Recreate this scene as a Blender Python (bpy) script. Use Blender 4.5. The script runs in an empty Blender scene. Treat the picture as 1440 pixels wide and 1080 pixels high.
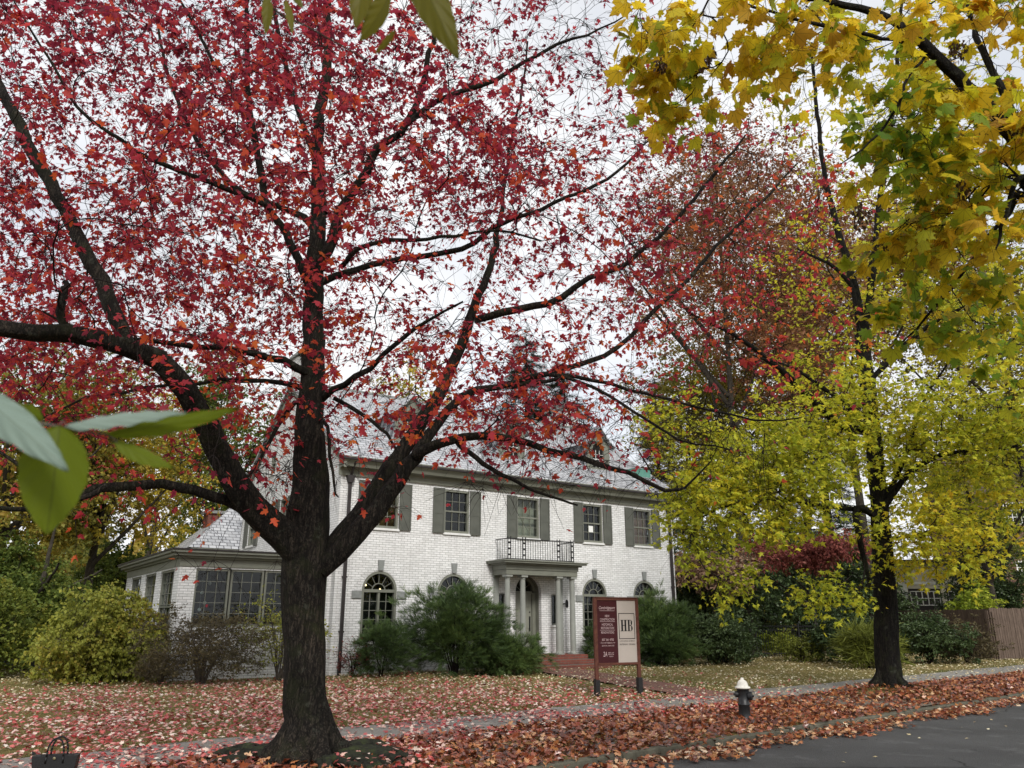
import bpy, math, random
import numpy as np
from mathutils import Vector, Matrix
from mathutils.geometry import tessellate_polygon
R = math.radians
S = bpy.context.scene
COL = S.collection
rng = np.random.default_rng(7)
random.seed(7)
FOC, PITCH, CH = 1100.0, R(16.7), 1.6
cp, sp = math.cos(PITCH), math.sin(PITCH)

def at(px, py, Y):
    """a point seen in direction (px,py), Y metres in front of the viewer"""
    dx = (px-720)/FOC; yu = (540-py)/FOC
    d = np.array([dx, cp-yu*sp, sp+yu*cp]); return d*(Y/d[1])+np.array([0, 0, CH])

def gnd(px, py, z=0.0):
    dx = (px-720)/FOC; yu = (540-py)/FOC
    d = np.array([dx, cp-yu*sp, sp+yu*cp]); return d*((z-CH)/d[2])+np.array([0, 0, CH])

def proj(P):
    P = np.asarray(P); w = P[..., 2]-CH; D = cp*P[..., 1]+w*sp; U = -sp*P[..., 1]+cp*w
    D = np.where(D < .05, .05, D)
    return 720+FOC*P[..., 0]/D, 540-FOC*U/D, D

# ------------------------------------------------------------------ objects
def tag(o, label=None, cat=None, group=None, kind=None):
    if label: o['label'] = label
    if cat: o['category'] = cat
    if group: o['group'] = group
    if kind: o['kind'] = kind
    return o

def empty(name, loc=(0, 0, 0), rz=0, label=None, cat=None, group=None):
    o = bpy.data.objects.new(name, None); COL.objects.link(o)
    o.location = loc; o.rotation_euler = (0, 0, rz); o.empty_display_size = .2
    return tag(o, label, cat, group)

def children(o): return [c for c in bpy.data.objects if c.parent == o]

def copy_tree(o, parent=None):
    c = o.copy(); COL.objects.link(c); c.parent = parent
    for ch in children(o): copy_tree(ch, c)
    return c

def link(name, me, mat, parent=None, **kw):
    o = bpy.data.objects.new(name, me); COL.objects.link(o)
    if mat is not None: me.materials.append(mat)
    o.parent = parent
    return tag(o, kw.get('label'), kw.get('cat'), kw.get('group'), kw.get('kind'))

def np_mesh(name, V, F, smooth=False, attrs=None):
    me = bpy.data.meshes.new(name); V = np.asarray(V, dtype=np.float32).reshape(-1, 3); F = np.asarray(F, dtype=np.int32)
    me.vertices.add(len(V)); me.vertices.foreach_set('co', V.ravel())
    m, k = F.shape
    me.loops.add(m*k); me.loops.foreach_set('vertex_index', F.ravel())
    me.polygons.add(m); me.polygons.foreach_set('loop_start', np.arange(m, dtype=np.int32)*k)
    me.update(calc_edges=True)
    if smooth: me.polygons.foreach_set('use_smooth', np.ones(m, dtype=bool))
    for nm, (dom, arr) in (attrs or {}).items():
        a = me.attributes.new(nm, 'FLOAT', dom); a.data.foreach_set('value', np.asarray(arr, dtype=np.float32).ravel())
    return me

class MB:
    """hard surface pieces gathered into one mesh"""
    def __init__(s): s.v = []; s.f = []
    def add(s, vs, fs):
        b = len(s.v); s.v += [tuple(map(float, v)) for v in vs]; s.f += [tuple(b+i for i in f) for f in fs]; return s
    def box(s, x0, x1, y0, y1, z0, z1):
        return s.add([(x0, y0, z0), (x1, y0, z0), (x1, y1, z0), (x0, y1, z0), (x0, y0, z1), (x1, y0, z1), (x1, y1, z1), (x0, y1, z1)],
                     [(3, 2, 1, 0), (4, 5, 6, 7), (0, 1, 5, 4), (1, 2, 6, 5), (2, 3, 7, 6), (3, 0, 4, 7)])
    def lathe(s, prof, cx=0, cy=0, n=20, cap=True):
        b = []; fs = []
        for r, z in prof:
            for i in range(n):
                a = 2*math.pi*i/n; b.append((cx+r*math.cos(a), cy+r*math.sin(a), z))
        for j in range(len(prof)-1):
            for i in range(n):
                fs.append((j*n+i, j*n+(i+1) % n, (j+1)*n+(i+1) % n, (j+1)*n+i))
        if cap: fs.append(tuple(range(n-1, -1, -1))); fs.append(tuple((len(prof)-1)*n+i for i in range(n)))
        return s.add(b, fs)
    def bar(s, a, b, r, n=6):
        a = Vector(a); b = Vector(b); t = (b-a).normalized(); q = t.orthogonal().normalized(); w = t.cross(q); vs = []
        for p in (a, b):
            for i in range(n):
                g = 2*math.pi*i/n; vs.append(p+r*(math.cos(g)*q+math.sin(g)*w))
        return s.add(vs, [(i, (i+1) % n, n+(i+1) % n, n+i) for i in range(n)]+[tuple(range(n-1, -1, -1)), tuple(range(n, 2*n))])
    def path(s, pts, rad, n=8):
        for a, b in zip(pts[:-1], pts[1:]): s.bar(a, b, rad, n)
        return s
    def prism_x(s, prof, x0, x1):          # prof in (y,z)
        n = len(prof)
        return s.add([(x0, y, z) for y, z in prof]+[(x1, y, z) for y, z in prof],
                     [(i, (i+1) % n, n+(i+1) % n, n+i) for i in range(n)]+[tuple(range(n-1, -1, -1)), tuple(range(n, 2*n))])
    def prism_y(s, prof, y0, y1):          # prof in (x,z)
        n = len(prof)
        return s.add([(x, y0, z) for x, z in prof]+[(x, y1, z) for x, z in prof],
                     [((i+1) % n, i, n+i, n+(i+1) % n) for i in range(n)]+[tuple(range(n)), tuple(range(2*n-1, n-1, -1))])
    def prism_z(s, prof, z0, z1):
        n = len(prof)
        return s.add([(x, y, z0) for x, y in prof]+[(x, y, z1) for x, y in prof],
                     [(i, (i+1) % n, n+(i+1) % n, n+i) for i in range(n)]+[tuple(range(n-1, -1, -1)), tuple(range(n, 2*n))])
    def wall(s, outer, holes, depth, axis='y', pos=0.0, sign=1):
        """flat wall with holes, outline in (a,z); reveals go depth into the building"""
        loops = [[Vector((a, z, 0)) for a, z in outer]]+[[Vector((a, z, 0)) for a, z in h] for h in holes]
        flat = [p for l in loops for p in l]; tri = tessellate_polygon(loops)
        mk = (lambda a, z, d: (a, pos+sign*d, z)) if axis == 'y' else (lambda a, z, d: (pos+sign*d, a, z))
        s.add([mk(p.x, p.y, 0) for p in flat], tri)
        for h in holes:
            n = len(h); s.add([mk(a, z, 0) for a, z in h]+[mk(a, z, depth) for a, z in h], [(i, (i+1) % n, n+(i+1) % n, n+i) for i in range(n)])
        return s
    def build(s, name, mat, parent=None, bevel=0, smooth=False, **kw):
        me = bpy.data.meshes.new(name); me.from_pydata(s.v, [], s.f); me.update()
        import bmesh
        bm = bmesh.new(); bm.from_mesh(me); bmesh.ops.recalc_face_normals(bm, faces=bm.faces); bm.to_mesh(me); bm.free()
        if smooth: me.polygons.foreach_set('use_smooth', [True]*len(me.polygons))
        o = link(name, me, mat, parent, **kw)
        if bevel:
            m = o.modifiers.new('b', 'BEVEL'); m.width = bevel; m.segments = 2; m.limit_method = 'ANGLE'; m.angle_limit = R(40)
        return o

# ------------------------------------------------------------------ materials
class NT:
    def __init__(s, name):
        s.m = bpy.data.materials.new(name); s.m.use_nodes = True; s.t = s.m.node_tree; s.t.nodes.clear()
        s.out = s.n('ShaderNodeOutputMaterial')
    def n(s, ty, **kw):
        nd = s.t.nodes.new(ty)
        for k, v in kw.items():
            if k in nd.inputs: nd.inputs[k].default_value = v
            else: setattr(nd, k, v)
        return nd
    def l(s, a, b): s.t.links.new(a, b)
    def coord(s, scale=(1, 1, 1), kind='Object'):
        tc = s.n('ShaderNodeTexCoord'); mp = s.n('ShaderNodeMapping'); s.l(tc.outputs[kind], mp.inputs[0]); mp.inputs['Scale'].default_value = scale
        return mp.outputs[0]
    def noise(s, vec, sc, det=4, rough=.6, dist=0):
        nd = s.n('ShaderNodeTexNoise'); nd.inputs['Scale'].default_value = sc; nd.inputs['Detail'].default_value = det
        nd.inputs['Roughness'].default_value = rough; nd.inputs['Distortion'].default_value = dist
        if vec is not None: s.l(vec, nd.inputs['Vector'])
        return nd.outputs['Fac']
    def ramp(s, fac, stops, interp='LINEAR'):
        r = s.n('ShaderNodeValToRGB'); cr = r.color_ramp; cr.interpolation = interp
        while len(cr.elements) < len(stops): cr.elements.new(.5)
        for e, (p, c) in zip(cr.elements, stops):
            e.position = p; e.color = (*c, 1) if len(c) == 3 else c
        s.l(fac, r.inputs[0]); return r.outputs[0]
    def mix(s, fac, a, b, mode='MIX'):
        m = s.n('ShaderNodeMix', data_type='RGBA', blend_type=mode)
        for sock, v in ((m.inputs[0], fac), (m.inputs[6], a), (m.inputs[7], b)):
            if hasattr(v, 'is_output'): s.l(v, sock)
            else: sock.default_value = v if not isinstance(v, tuple) else (*v, 1)
        return m.outputs[2]
    def math(s, op, a, b=0.0):
        m = s.n('ShaderNodeMath', operation=op)
        for sock, v in ((m.inputs[0], a), (m.inputs[1], b)):
            if hasattr(v, 'is_output'): s.l(v, sock)
            else: sock.default_value = v
        return m.outputs[0]
    def bump(s, h, st, dist=.01):
        b = s.n('ShaderNodeBump'); b.inputs['Strength'].default_value = st; b.inputs['Distance'].default_value = dist; s.l(h, b.inputs['Height']); return b.outputs[0]
    def bsdf(s, col, rough=.7, spec=.3, normal=None, metal=0):
        b = s.n('ShaderNodeBsdfPrincipled')
        if hasattr(col, 'is_output'): s.l(col, b.inputs['Base Color'])
        else: b.inputs['Base Color'].default_value = (*col, 1)
        if hasattr(rough, 'is_output'): s.l(rough, b.inputs['Roughness'])
        else: b.inputs['Roughness'].default_value = rough
        b.inputs['Specular IOR Level'].default_value = spec; b.inputs['Metallic'].default_value = metal
        if normal is not None: s.l(normal, b.inputs['Normal'])
        return b.outputs[0]
    def done(s, sh): s.l(sh, s.out.inputs[0]); return s.m

def plain(name, col, rough=.6, spec=.3, var=.25, sc=6, bump=.15, metal=0, bsc=60):
    t = NT(name); c = t.coord(); n1 = t.noise(c, sc); n2 = t.noise(c, bsc, 3)
    lo = tuple(x*(1-var) for x in col); hi = tuple(min(1, x*(1+var)) for x in col)
    return t.done(t.bsdf(t.ramp(n1, [(.3, lo), (.7, hi)]), rough, spec, t.bump(n2, bump, .004), metal))

def leaf_mat(name, stops, trans=.45, rough=.55, spec=.25, veins=False, blotch=0.0, palm=False):
    t = NT(name); a = t.n('ShaderNodeAttribute', attribute_name='rnd'); col = t.ramp(a.outputs['Fac'], stops)
    if blotch:
        nn = t.noise(t.coord(), 22, 3); f = t.ramp(nn, [(.62, (0, 0, 0)), (.70, (1, 1, 1))]); f2 = t.math('MULTIPLY', f, blotch)
        col = t.mix(f2, col, (.10, .045, .015))
    if palm:
        au = t.n('ShaderNodeAttribute', attribute_name='lu').outputs['Fac']; av = t.n('ShaderNodeAttribute', attribute_name='lv').outputs['Fac']
        an = t.math('ARCTAN2', au, av); pp = t.math('PINGPONG', an, .33); rr = t.math('SQRT', t.math('ADD', t.math('MULTIPLY', au, au), t.math('MULTIPLY', av, av)))
        ve = t.math('LESS_THAN', t.math('MULTIPLY', pp, rr), .011); col = t.mix(t.math('MULTIPLY', ve, .55), col, (.16, .13, .02))
        nb = t.noise(t.coord(), 55, 2); col = t.mix(t.ramp(nb, [(.66, (0, 0, 0)), (.70, (.85, .85, .85))]), col, (.05, .03, .015))
        eg = t.math('MULTIPLY', t.math('GREATER_THAN', rr, .62), t.ramp(t.noise(t.coord(), 12, 3), [(.5, (0, 0, 0)), (.6, (.6, .6, .6))])); col = t.mix(eg, col, (.30, .13, .03))
    if veins:
        au = t.n('ShaderNodeAttribute', attribute_name='lu').outputs['Fac']; av = t.n('ShaderNodeAttribute', attribute_name='lv').outputs['Fac']
        ab = t.math('ABSOLUTE', au); mid = t.math('LESS_THAN', ab, .022)
        w = t.math('SINE', t.math('MULTIPLY', t.math('SUBTRACT', av, t.math('MULTIPLY', ab, .7)), 62.0)); sv = t.math('MULTIPLY', t.math('GREATER_THAN', w, .93), .22)
        col = t.mix(t.math('MAXIMUM', t.math('MULTIPLY', mid, .5), sv), col, (.05, .06, .015))
    nz = t.noise(t.coord(), 3.0, 2); col = t.mix(.35, col, t.ramp(nz, [(.3, (.55, .55, .55)), (.7, (1, 1, 1))]), 'MULTIPLY')
    d = t.bsdf(col, rough, spec); tr = t.n('ShaderNodeBsdfTranslucent'); t.l(col, tr.inputs[0])
    m = t.n('ShaderNodeMixShader'); m.inputs[0].default_value = trans; t.l(d, m.inputs[1]); t.l(tr.outputs[0], m.inputs[2])
    return t.done(m.outputs[0])

def bark_mat(name, c0, c1, moss=(.045, .055, .02), mossa=.5, sc=1.0, bump=1.0):
    t = NT(name); v = t.coord((1, 1, .17)); v1 = t.coord()
    n = t.noise(v, 26*sc, 6, .65, .8); n2 = t.noise(v1, 3.2, 5, .7); vor = t.n('ShaderNodeTexVoronoi', feature='DISTANCE_TO_EDGE'); t.l(v, vor.inputs['Vector']); vor.inputs['Scale'].default_value = 34*sc
    wv = t.n('ShaderNodeVectorMath', operation='ADD'); t.l(v, wv.inputs[0]); t.l(t.math('MULTIPLY', t.noise(v1, 9, 4), .12), wv.inputs[1]); t.l(wv.outputs[0], vor.inputs['Vector'])
    cr = t.ramp(vor.outputs['Distance'], [(0, (0, 0, 0)), (.22, (1, 1, 1))])
    h = t.math('ADD', t.math('MULTIPLY', n, 1.0), t.math('MULTIPLY', cr, .22))
    col = t.ramp(h, [(.35, tuple(x*.3 for x in c0)), (.62, c0), (.95, c1)])
    col = t.mix(t.math('MULTIPLY', t.ramp(n2, [(.5, (0, 0, 0)), (.66, (1, 1, 1))]), mossa), col, moss)
    n4 = t.noise(v1, 1.4, 4, .6); col = t.mix(.7, col, t.ramp(n4, [(.3, (.5, .48, .45)), (.5, (.9, .88, .85)), (.7, (1.5, 1.4, 1.25))]), 'MULTIPLY')
    n3 = t.noise(v1, 7, 5, .7); col = t.mix(t.math('MULTIPLY', t.ramp(n3, [(.60, (0, 0, 0)), (.66, (1, 1, 1))]), .35), col, (.07, .075, .058))
    return t.done(t.bsdf(col, .9, .15, t.bump(h, bump, .02)))

def brick_mat(name, c1, c2, mortar, bw=.21, bh=.07, msz=.006, rough=.75, bump=.8, dirt=(.45, .45, .43), dirta=.35, plane='wall'):
    t = NT(name); tc = t.n('ShaderNodeTexCoord'); sx = t.n('ShaderNodeSeparateXYZ'); t.l(tc.outputs['Object'], sx.inputs[0]); cb = t.n('ShaderNodeCombineXYZ')
    if plane == 'wall':
        t.l(t.math('ADD', sx.outputs[0], sx.outputs[1]), cb.inputs[0]); t.l(sx.outputs[2], cb.inputs[1])
    elif plane == 'roof':
        t.l(sx.outputs[0], cb.inputs[0]); t.l(t.math('ADD', t.math('MULTIPLY', sx.outputs[1], .82), t.math('MULTIPLY', sx.outputs[2], .58)), cb.inputs[1])
    elif plane == 'roofx':
        t.l(sx.outputs[1], cb.inputs[0]); t.l(t.math('ADD', t.math('MULTIPLY', sx.outputs[0], .82), t.math('MULTIPLY', sx.outputs[2], .58)), cb.inputs[1])
    else:
        t.l(sx.outputs[0], cb.inputs[0]); t.l(sx.outputs[1], cb.inputs[1])
    v = cb.outputs[0]
    wob = t.noise(v, 9, 3); add = t.n('ShaderNodeVectorMath', operation='ADD'); t.l(v, add.inputs[0])
    mulv = t.n('ShaderNodeCombineXYZ'); t.l(t.math('MULTIPLY', wob, .012), mulv.inputs[0]); t.l(t.math('MULTIPLY', wob, .016), mulv.inputs[1]); t.l(mulv.outputs[0], add.inputs[1])
    b = t.n('ShaderNodeTexBrick'); t.l(add.outputs[0], b.inputs['Vector']); b.inputs['Scale'].default_value = 1
    b.inputs['Color1'].default_value = (*c1, 1); b.inputs['Color2'].default_value = (*c2, 1); b.inputs['Mortar'].default_value = (*mortar, 1)
    b.inputs['Brick Width'].default_value = bw; b.inputs['Row Height'].default_value = bh; b.inputs['Mortar Size'].default_value = msz; b.inputs['Mortar Smooth'].default_value = .3; b.inputs['Bias'].default_value = -.2
    n1 = t.noise(v, 1.3, 6, .7); n2 = t.noise(v, 30, 5, .7)
    col = t.mix(t.math('MULTIPLY', t.ramp(n1, [(.42, (0, 0, 0)), (.72, (1, 1, 1))]), dirta), b.outputs['Color'], dirt)
    col = t.mix(t.math('MULTIPLY', t.ramp(n2, [(.56, (0, 0, 0)), (.68, (1, 1, 1))]), .3), col, tuple(x*.72 for x in dirt))
    sk = t.noise(t.coord((4, 4, .35)), 1.6, 5, .7); col = t.mix(t.math('MULTIPLY', t.ramp(sk, [(.52, (0, 0, 0)), (.72, (1, 1, 1))]), .28), col, tuple(x*.62 for x in dirt))
    h = t.math('ADD', t.math('MULTIPLY', t.math('SUBTRACT', 1.0, b.outputs['Fac']), 1.0), t.math('MULTIPLY', n2, .9))
    return t.done(t.bsdf(col, rough, .3, t.bump(h, bump, .008)))

def glass_mat(name, tint=(.8, .85, .85)):
    t = NT(name); g = t.n('ShaderNodeBsdfGlossy'); g.inputs['Roughness'].default_value = .02; g.inputs['Color'].default_value = (.85, .88, .9, 1)
    v = t.bump(t.noise(t.coord(), 2.0, 2), .03, .02); t.l(v, g.inputs['Normal'])
    tr = t.n('ShaderNodeBsdfTransparent'); tr.inputs['Color'].default_value = (*tint, 1)
    fr = t.n('ShaderNodeFresnel'); fr.inputs[0].default_value = 1.5; m = t.n('ShaderNodeMixShader'); t.l(t.math('MULTIPLY', t.math('MULTIPLY', fr.outputs[0], 1.1), t.math('SUBTRACT', 1.0, t.n('ShaderNodeNewGeometry').outputs['Backfacing'])), m.inputs[0])
    t.l(tr.outputs[0], m.inputs[1]); t.l(g.outputs[0], m.inputs[2]); return t.done(m.outputs[0])

M = {}
M['white_brick'] = brick_mat('white_brick', (.87, .87, .865), (.70, .70, .69), (.42, .42, .41), .22, .073, .007, .7, 1.0, (.52, .51, .49), .3)
M['slate'] = brick_mat('slate', (.48, .49, .51), (.26, .27, .29), (.05, .05, .06), .30, .19, .018, .45, 1.0, (.52, .52, .53), .5, 'roof')
M['slate_side'] = brick_mat('slate_side', (.48, .49, .51), (.30, .31, .33), (.07, .07, .08), .28, .16, .013, .45, 1.0, (.52, .52, .53), .5, 'roofx')
M['red_brick'] = brick_mat('red_brick', (.23, .065, .045), (.13, .04, .03), (.16, .12, .10), .22, .073, .008, .85, .8, (.08, .04, .03), .4)
M['path_brick'] = brick_mat('path_brick', (.26, .11, .08), (.17, .075, .06), (.12, .10, .085), .21, .105, .008, .9, .6, (.14, .11, .09), .5, 'flat')
M['trim'] = plain('grey_green_trim', (.185, .19, .155), .5, .4, .12, 3, .1)
M['trim_dark'] = plain('shutter_green_grey', (.098, .102, .086), .55, .35, .15, 3, .1)
M['column'] = plain('column_grey', (.27, .28, .255), .5, .35, .1, 3, .05)
M['stone'] = plain('grey_stone', (.24, .25, .24), .8, .2, .15, 8, .3)
M['whitetrim'] = plain('white_paint', (.75, .75, .73), .5, .35, .1, 3, .1)
M['black'] = plain('black_iron', (.012, .012, .013), .45, .5, .2, 8, .1)
M['pipe'] = plain('brown_pipe', (.03, .024, .024), .5, .4, .25, 5, .1)
M['copper'] = plain('green_copper', (.10, .26, .21), .6, .4, .25, 5, .2)
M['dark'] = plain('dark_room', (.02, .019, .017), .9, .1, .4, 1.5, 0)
M['blind_or_tint'] = plain('beige_blind', (.42, .38, .27), .8, .2, .1, 2, .1)
M['pane_reflection'] = plain('brown_reflection', (.28, .17, .13), .9, .1, .3, 9, .1)  # brownish glass reflection put into the colour of a panel behind the pane
M['warm_light'] = plain('warm_light_tint', (.10, .055, .025), .9, .1, .4, 3, .1)  # lamp-lit warmth of the room put into the panel colour
M['glass'] = glass_mat('window_glass')
M['door'] = plain('door_paint', (.23, .235, .195), .4, .4, .08, 3, .05)
t = NT('lamp_glow'); em = t.n('ShaderNodeEmission'); em.inputs[0].default_value = (1, .72, .38, 1); em.inputs[1].default_value = 3; M['glow'] = t.done(em.outputs[0])
t = NT('globe_white'); M['globe'] = t.done(t.bsdf((.8, .8, .76), .3, .5))
M['paper'] = plain('paper', (.8, .8, .78), .8, .1, .03)
M['bark'] = bark_mat('maple_bark', (.012, .0105, .009), (.060, .050, .040), moss=(.020, .024, .010), mossa=.55)
M['bark2'] = bark_mat('dark_bark', (.007, .006, .0055), (.030, .026, .022), mossa=.25)
M['bark3'] = bark_mat('grey_bark', (.05, .043, .035), (.11, .095, .08), mossa=.25)
M['twig'] = plain('twig_bark', (.016, .012, .011), .85, .15, .4, 8, .3)
M['twig_grey'] = plain('twig_grey', (.10, .085, .07), .85, .15, .4, 8, .3)
M['red_leaf'] = leaf_mat('red_leaves', [(0, (.16, .019, .042)), (.25, (.38, .042, .070)), (.5, (.60, .065, .078)), (.68, (.72, .12, .045)), (.84, (.78, .22, .045)), (1, (.76, .34, .06))], .62)
M['yg_leaf'] = leaf_mat('yellow_green_leaves', [(0, (.22, .29, .03)), (.3, (.46, .51, .045)), (.6, (.74, .70, .06)), (.85, (.82, .64, .04)), (1, (.62, .34, .04))], .55)
M['near_leaf'] = leaf_mat('large_maple_leaves', [(0, (.12, .24, .025)), (.3, (.30, .40, .03)), (.45, (.60, .56, .03)), (.75, (.86, .62, .03)), (.93, (.80, .50, .04)), (1, (.40, .17, .03))], .6, blotch=.35, palm=True)
M['olive_leaf'] = leaf_mat('olive_leaves', [(0, (.13, .14, .03)), (.4, (.27, .26, .05)), (.75, (.42, .33, .05)), (1, (.36, .18, .06))], .45)
M['rust_leaf'] = leaf_mat('rusty_leaves', [(0, (.16, .07, .045)), (.45, (.30, .13, .07)), (.8, (.42, .22, .09)), (1, (.42, .30, .10))], .45)
M['gold_leaf'] = leaf_mat('golden_leaves', [(0, (.20, .18, .03)), (.4, (.45, .36, .045)), (.8, (.66, .50, .06)), (1, (.55, .36, .08))], .45)
M['green_leaf'] = leaf_mat('green_leaves', [(0, (.06, .10, .02)), (.5, (.13, .18, .035)), (.85, (.24, .27, .045)), (1, (.40, .34, .05))], .4)
M['dark_leaf'] = leaf_mat('dark_green_leaves', [(0, (.026, .044, .02)), (.5, (.058, .095, .034)), (1, (.12, .165, .06))], .25, .4, .4)
M['yew'] = leaf_mat('yew_needles', [(0, (.032, .054, .022)), (.5, (.08, .135, .042)), (.85, (.17, .25, .07)), (1, (.22, .28, .08))], .25, .45, .35)
M['conifer'] = leaf_mat('conifer_needles', [(0, (.018, .028, .018)), (1, (.05, .07, .04))], .2)
M['lime_leaf'] = leaf_mat('lime_leaves', [(0, (.18, .26, .03)), (.5, (.38, .46, .05)), (1, (.60, .62, .08))], .45)
M['forsythia'] = leaf_mat('bush_leaves', [(0, (.13, .15, .03)), (.4, (.27, .30, .05)), (.75, (.42, .42, .07)), (1, (.42, .28, .05))], .4)
M['brown_leaf'] = leaf_mat('brown_leaves', [(0, (.07, .055, .03)), (.5, (.13, .11, .055)), (1, (.20, .15, .07))], .35)
M['pink_leaf'] = leaf_mat('faded_pink_leaves', [(0, (.25, .14, .09)), (.5, (.42, .27, .18)), (1, (.60, .45, .32))], .35)
M['dogwood'] = leaf_mat('dogwood_leaves', [(0, (.11, .03, .028)), (.5, (.26, .07, .06)), (1, (.40, .15, .10))], .3)
M['fg_green'] = leaf_mat('broad_green_leaves', [(0, (.13, .18, .010)), (1, (.19, .24, .015))], .6, .5, .2, veins=True, blotch=.25)
M['fg_olive'] = leaf_mat('olive_green_leaves', [(0, (.13, .13, .012)), (1, (.20, .17, .018))], .55, .5, .2, veins=True, blotch=.4)
M['fg_pale'] = leaf_mat('pale_leaf', [(0, (.20, .27, .22)), (1, (.24, .31, .26))], .25, .5, .4, veins=True)
M['seed'] = leaf_mat('dry_seeds', [(0, (.06, .035, .025)), (1, (.15, .085, .05))], .25)
M['litter_red'] = leaf_mat('fallen_red', [(0, (.18, .025, .022)), (.3, (.50, .05, .05)), (.54, (.64, .13, .11)), (.72, (.78, .42, .34)), (1, (.92, .82, .70))], .1, .32, .8)
M['litter_rust'] = leaf_mat('fallen_rust', [(0, (.05, .018, .012)), (.3, (.20, .05, .025)), (.55, (.37, .10, .04)), (.74, (.54, .23, .08)), (.87, (.72, .46, .26)), (.96, (.88, .70, .50)), (1, (.80, .56, .10))], .1, .32, .8)
M['litter_tan'] = leaf_mat('fallen_tan', [(0, (.28, .16, .08)), (.35, (.66, .52, .26)), (1, (.92, .86, .64))], .1, .32, .8)
M['grass'] = leaf_mat('grass_blades', [(0, (.16, .16, .05)), (.5, (.34, .29, .11)), (1, (.52, .42, .20))], .3)

# ------------------------------------------------------------------ leaves
def fan(half, centre=(0, .34), cup=.05, curl=.12):
    out = [(0, 0)]+half+[(-x, y) for x, y in half[-2::-1]]
    v = [(centre[0], centre[1], cup)]+[(x, y, -curl*(abs(x)**1.5+.4*max(0, y-.5)**2*2)) for x, y in out]
    n = len(out); return np.array(v, float), np.array([(0, 1+i, 1+(i+1) % n) for i in range(n)])
T_RED = fan([(.20, -.05), (.30, .12), (.24, .2), (.52, .44), (.30, .45), (.17, .47), (.21, .70), (0, 1)])
T_NORWAY = fan([(.20, -.10), (.27, .02), (.50, .04), (.40, .18), (.47, .27), (.66, .42), (.46, .44), (.42, .54), (.20, .50), (.25, .68), (.14, .72), (0, 1.0)], (0, .26), .04, .2)
T_STAR = fan([(.26, -.02), (.20, .17), (.52, .40), (.18, .44), (0, 1)], (0, .3), .04)
T_DIA = (np.array([(0, 0, 0), (.36, .45, .06), (0, 1, -.04), (-.36, .45, .06)]), np.array([(0, 1, 2), (0, 2, 3)]))
T_OVAL = (np.array([(0, 0, 0), (.20, .25, .05), (.24, .55, .06), (0, 1, -.08), (-.24, .55, .06), (-.20, .25, .05), (0, .5, 0)]), np.array([(6, 0, 1), (6, 1, 2), (6, 2, 3), (6, 3, 4), (6, 4, 5), (6, 5, 0)]))
def _needle():
    v = []; f = []
    for i in range(9):
        y = i*.105
        for sgn in (-1, 1):
            b = len(v); w = .30*(1-.45*i/8); v += [(0, y, 0), (0, y+.05, 0), (sgn*w, y+.17, .05*((i*7) % 3-1))]; f.append((b, b+1, b+2))
    b = len(v); v += [(-.015, 0, 0), (.015, 0, 0), (0, 1.05, 0)]; f.append((b, b+1, b+2))
    return np.array(v, float), np.array(f)
T_SPRAY = _needle()
T_BLADE = (np.array([(-.06, 0, 0), (.06, 0, 0), (0, 1, .25)]), np.array([(0, 1, 2)]))

def norm(a): return a/np.maximum(np.linalg.norm(a, axis=-1, keepdims=True), 1e-9)

def leaves_mesh(name, tpl, pos, tip, nrm, size, rnd, uv=False):
    """one small faceted leaf per position: tip direction, face normal, length"""
    tv, tf = tpl; N = len(pos); y = norm(tip); z = norm(nrm-(nrm*y).sum(-1, keepdims=True)*y); x = np.cross(y, z)
    size = np.broadcast_to(size, (N,))
    sc = tv[None]*size[:, None, None]
    cv = np.random.default_rng(N).uniform(-.6, 3.2, N)[:, None, None]
    V = pos[:, None]+sc[..., :1]*x[:, None]+sc[..., 1:2]*y[:, None]+sc[..., 2:]*cv*z[:, None]
    F = (tf[None]+(np.arange(N)*len(tv))[:, None, None]).reshape(-1, 3)
    at_ = {'rnd': ('FACE', np.repeat(rnd, len(tf)))}
    if uv: at_['lu'] = ('POINT', np.tile(tv[:, 0], N)); at_['lv'] = ('POINT', np.tile(tv[:, 1], N))
    return np_mesh(name, V.reshape(-1, 3), F, attrs=at_)

def tubes(name, chains, minside=3, extra=None):
    """chains: list of (points (K,3), radii (K)); one mesh"""
    Vs = []; Fs = []; base = 0
    for P, r in chains:
        P = np.asarray(P, float); K = len(P)
        if K < 2: continue
        rm = r.max(); n = 3 if rm < .008 else 5 if rm < .02 else 7 if rm < .05 else 14 if rm < .15 else 28
        T = np.gradient(P, axis=0); T = norm(T); ref = np.array([.3, .9, .1]) if abs((norm(P[-1]-P[0])*np.array([.3, .9, .1])).sum()) < .8 else np.array([0, 0, 1.])
        A = norm(np.cross(T, ref)); B = np.cross(T, A); a = np.arange(n)*2*np.pi/n
        rr = r[:, None]*np.ones(n)[None]
        if rm > .05:
            rr = rr*(1+.035*rng.standard_normal((K, n))*.6+.06*np.sin(a*3+rng.uniform(0, 6))[None]+.05*np.sin(a*5+np.linspace(0, 3, K)[:, None]))
        V = P[:, None]+rr[..., None]*(np.cos(a)[None, :, None]*A[:, None]+np.sin(a)[None, :, None]*B[:, None])
        i = np.arange(K-1)[:, None]*n; j = np.arange(n)[None]; jn = (j+1) % n
        F = np.stack([i+j, i+jn, i+n+jn, i+n+j], -1).reshape(-1, 4)+base
        Vs.append(V.reshape(-1, 3)); Fs.append(F); base += K*n
    V = np.concatenate(Vs); F = np.concatenate(Fs)
    return np_mesh(name, V, F, smooth=True)

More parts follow.
